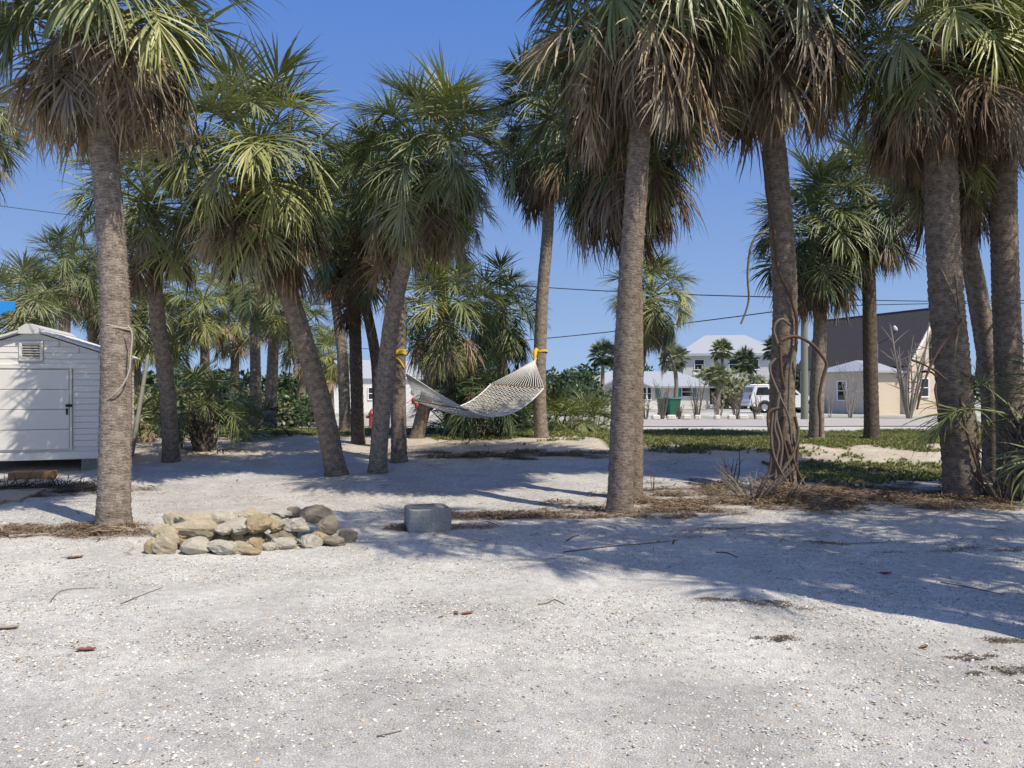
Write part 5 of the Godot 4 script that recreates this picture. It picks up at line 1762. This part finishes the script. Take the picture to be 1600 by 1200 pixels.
# ------------------------------------------------------------------ small things
func fallen_leaf(label: String, px: float, py: float, size: float, turn: float, mat: String) -> void:
	var d := EYE * FOC / (py - 612.0)
	var p := Vector3((px - 800) / FOC * d, 0, -d)
	p.y = ground_y(p.x, p.z) + 0.003
	var m := MB.new()
	var n := 10
	for s: float in [-1.0, 1.0]:
		for k in n:
			var x0 := -1.0 + 2.0 * k / n
			var x1 := -1.0 + 2.0 * (k + 1) / n
			var w0 := sqrt(maxf(0, 1.0 - x0 * x0)) * 0.42 * s * (1.0 + 0.15 * sin(x0 * 9.0))
			var w1 := sqrt(maxf(0, 1.0 - x1 * x1)) * 0.42 * s * (1.0 + 0.15 * sin(x1 * 9.0))
			var c0 := 0.18 * x0 * x0
			var c1 := 0.18 * x1 * x1
			m.poly([Vector3(x0, c0, 0), Vector3(x1, c1, 0), Vector3(x1, c1 + absf(w1) * 0.5, w1), Vector3(x0, c0 + absf(w0) * 0.5, w0)], Vector3.UP)
	m.tube([Vector3(-1.5, 0.25, 0.05), Vector3(-0.9, 0.16, 0), Vector3(0.7, 0.1, 0)], [0.04, 0.04, 0.015], 4)
	var o := part("fallen_leaf", m.mesh(), M[mat])
	o.transform = Transform3D(Basis(Vector3.UP, turn).scaled(Vector3.ONE * size), p)
	tag(o, label, "leaf", "fallen leaves on the gravel")

func twig_at(label: String, line: Array, thick: float, mat: String) -> void:
	var pts := []
	for e in line:
		var d: float = EYE * FOC / (e[1] - 612.0)
		var p := Vector3((e[0] - 800) / FOC * d, 0, -d)
		p.y = ground_y(p.x, p.z) + thick
		pts.append(p)
	var c := curve_through(pts, 0.05)
	var rad := []
	for i in c.size(): rad.append(thick * (1.0 - 0.6 * i / c.size()))
	var m := MB.new()
	m.tube(c, rad, 5)
	tag(part("fallen_twig", m.mesh(), M[mat]), label, "twig", "twigs on the gravel")

func small_things() -> void:
	fallen_leaf("large red-brown leaf lying on the gravel below the roped palm", 136, 1016, 0.062, 0.1, "red_leaf")
	fallen_leaf("red-brown leaf lying on the open gravel in the middle", 731, 960, 0.05, 0.5, "red_leaf")
	fallen_leaf("curled brown leaf beside the red-brown leaf in the middle", 713, 960, 0.032, 1.9, "brown_leaf")
	fallen_leaf("tiny dark curled leaf next to the middle leaves", 689, 966, 0.025, 0.8, "brown_leaf")
	fallen_leaf("brown leaf lying in front of the litter at the roped palm's foot", 118, 870, 0.08, 0.4, "brown_leaf")
	fallen_leaf("orange-brown leaf at the tip of the long frond shadow", 1383, 897, 0.06, 0.1, "red_leaf")
	fallen_leaf("small red leaf beside the dark debris patch", 1233, 948, 0.035, 0.9, "red_leaf")
	fallen_leaf("small curled tan leaf on the sunlit gravel under the debris patches", 1442, 1014, 0.04, 0.6, "brown_leaf")
	fallen_leaf("pale grey strip of bark at the picture's edge", 15, 984, 0.07, 0.25, "dead_grey")
	twig_at("thin curved twig on the gravel below the roped palm", [[80, 940], [100, 922], [150, 918]], 0.005, "twig")
	twig_at("straight thin twig on the gravel below the rock pile", [[190, 943], [225, 931], [256, 918]], 0.004, "twig")
	twig_at("thin twig in the bottom middle of the gravel", [[590, 1149], [612, 1143], [628, 1138]], 0.004, "twig")
	twig_at("forked grey twig on the gravel in front of the twin trunks", [[840, 945], [858, 942], [866, 938], [882, 944]], 0.006, "twig")
	twig_at("long thin stalk lying on the sunlit gravel near the shadow edge", [[1468, 911], [1520, 920], [1567, 929]], 0.006, "twig")
	twig_at("dark stick lying in the shade before the twin trunks", [[1118, 866], [1135, 868], [1152, 875]], 0.007, "vine_brown")
	twig_at("long low root line running out of the litter towards the open gravel", [[880, 863], [950, 856], [1010, 852], [1060, 845]], 0.007, "twig")
	twig_at("dark stick standing out at the foot of the front twin trunk", [[885, 846], [895, 840], [904, 838]], 0.008, "vine_brown")
	twig_at("pale length of dead stalk on the litter beside the roped palm", [[15, 843], [45, 840], [78, 838]], 0.02, "twig_pale")
	# dark debris patches on the gravel
	var r := rng(91)
	var pat := [[1190, 945, 0.32, 0.1, "dark debris patch on the sunlit gravel beside the small red leaf"], [1230, 997, 0.13, 0.05, "small dark debris patch under the larger one"], [1562, 1000, 0.17, 0.07, "brown debris patch nearest the picture's edge"], [1510, 1030, 0.14, 0.05, "greenish debris patch, left one of the lowest two"], [1572, 1052, 0.16, 0.05, "dark debris patch, lowest of all"], [1120, 938, 0.22, 0.04, "thin debris streak leading to the dark patch"], [1310, 850, 0.5, 0.1, "dark wet-looking leaf debris in the palm shade"], [1500, 860, 0.6, 0.12, "dark leaf debris in the shade at the picture's edge"], [1150, 835, 0.7, 0.2, "broken leaf debris below the brush heap"]]
	for e in pat:
		var d: float = EYE * FOC / (e[1] - 612.0)
		var c := Vector3((e[0] - 800) / FOC * d, 0, -d)
		c.y = ground_y(c.x, c.z)
		var m := MB.new()
		var hubs := []
		for k in 7: hubs.append(Vector3(r.randfn() * e[2] * 0.5, 0, r.randfn() * e[3] * 0.8))
		for k in int(2200.0 * e[2]) + 150:
			var hub: Vector3 = hubs[r.randi() % 7]
			var q := Vector3(hub.x + r.randfn() * e[2] * 0.2, 0, hub.z + r.randfn() * e[3] * 0.3)
			q.y = ground_y(c.x + q.x, c.z + q.z) - c.y + 0.004
			var an := r.randf() * TAU
			var a := Vector3(cos(an), r.randf_range(-0.1, 0.4), sin(an)) * r.randf_range(0.006, 0.022)
			var w := Vector3(-sin(an), 0.1, cos(an)) * r.randf_range(0.003, 0.006)
			var tn := r.randf_range(0.4, 1.1)
			m.poly([q - w, q + a, q + w], Vector3.UP, Color(0.2 * tn, 0.165 * tn, 0.125 * tn))
		var o := part("leaf_debris", m.mesh(), M.straw)
		o.position = c
		tag(o, e[4], "debris", "debris patches on the gravel", "stuff")
	# brush at the foot of the vine palm
	sticks("brush_heap", "heap of cut dry brush at the foot of the vine-wrapped palm", "brush", on(1175, 11.4, 0.0), 26, 0.62, 1.7, 0.012, "twig_mid", 501, "", 5)
	sticks("brush_heap", "pale dry brush directly before the vine-wrapped palm", "brush", on(1228, 11.6, 0.0), 26, 0.4, 2.2, 0.011, "twig_pale", 502, "", 5)
	sticks("dry_stalks", "thin dark upright stalks beside the twin trunks", "stalks", on(1020, 12.4), 3, 0.6, 0.2, 0.008, "twig", 503, "", 2)
	sticks("dry_stalks", "dark hooked stalks standing between the twin trunks and the vine palm", "stalks", on(1143, 12.6), 5, 0.85, 0.35, 0.014, "vine_brown", 504, "", 1)
	sticks("fallen_fronds", "heap of dark dead stalks at the foot of the edge trunks", "brush", on(1565, 11.4), 22, 0.75, 1.3, 0.016, "vine_grey", 505, "", 1)
	# dead twiggy branch left of the roped palm
	var o := thing("fallen_branch", "dark twiggy branch lying before the shed", "branch", on(55, 12.0, 0.04))
	var m := MB.new()
	m.tube([Vector3(-0.9, 0.02, 0.1), Vector3(-0.3, 0.06, 0), Vector3(0.4, 0.04, 0.05), Vector3(1.15, 0.05, 0.0)], [0.018, 0.016, 0.012, 0.005], 6)
	part("limb", m.mesh(), M.char, o)
	m = MB.new()
	for k in 130:
		var x := r.randf_range(-0.45, 0.55) if k < 95 else r.randf_range(0.5, 1.2)
		var p := Vector3(x, 0.05, 0.03)
		var e := p + Vector3(r.randfn() * 0.14, absf(r.randfn()) * 0.1, r.randfn() * 0.16)
		m.tube([p, p.lerp(e, 0.6) + Vector3(0, 0.02, 0), e], [0.006, 0.005, 0.002], 4, Color.WHITE, false)
	part("twig", m.mesh(), M.char, o)
	# leaning grey pole
	m = MB.new()
	var p0 := on(206, 16.0)
	var p1 := at(231, 555, 16.6)
	m.tube([Vector3.ZERO, (p1 - p0) * 0.5, p1 - p0], [0.045, 0.042, 0.04], 10)
	o = part("leaning_pole", m.mesh(), M.pole_grey)
	o.position = p0
	tag(o, "grey pole leaning behind the roped palm trunk", "pole")
	# rope tied round the tall palm
	o = thing("tied_rope", "white rope tied round the tall palm beside the shed", "rope", at(183, 512, 9.0))
	m = MB.new()
	var ctr := at(183, 512, 9.0)
	for lp in [[510.0, 0.045], [513.0, 0.0]]:
		var ring := []
		var rad := []
		for k in 33:
			var an := TAU * k / 32
			ring.append(Vector3(cos(an) * 0.162, (512.0 - lp[0]) * 0.0075 - cos(an) * lp[1], sin(an) * 0.162))
			rad.append(0.0085)
		m.tube(ring, rad, 6, Color.WHITE, false)
	part("loop", m.mesh(), M.rope_tan, o)
	m = MB.new()
	var tail := []
	for q in [[199, 508, 8.84], [206, 522, 8.85], [204, 555, 8.85], [202, 578, 8.84], [194, 598, 8.82], [180, 615, 8.8], [166, 626, 8.84], [162, 634, 8.9]]: tail.append(at(q[0], q[1], q[2]) - ctr)
	var tl := curve_through(tail, 0.04)
	var tr := []
	for i in tl.size(): tr.append(0.0095)
	m.tube(tl, tr, 6)
	part("tail", m.mesh(), M.rope_tan, o)
	# broken boot on the vine palm
	m = MB.new()
	var q0 := at(1228, 92, 12.25)
	m.box(T(Vector3.ZERO, 0.2, 0, -0.9), Vector3(0.34, 0.14, 0.03), 0.01)
	m.box(T(Vector3(-0.05, 0.12, 0), 0.4, 0, -0.4), Vector3(0.26, 0.1, 0.03), 0.01)
	o = part("broken_leaf_base", m.mesh(), M.twig_pale)
	o.position = q0 + Vector3(0.06, -0.2, 0.02)
	tag(o, "broken old leaf base sticking out high on the vine-wrapped palm", "leaf base")
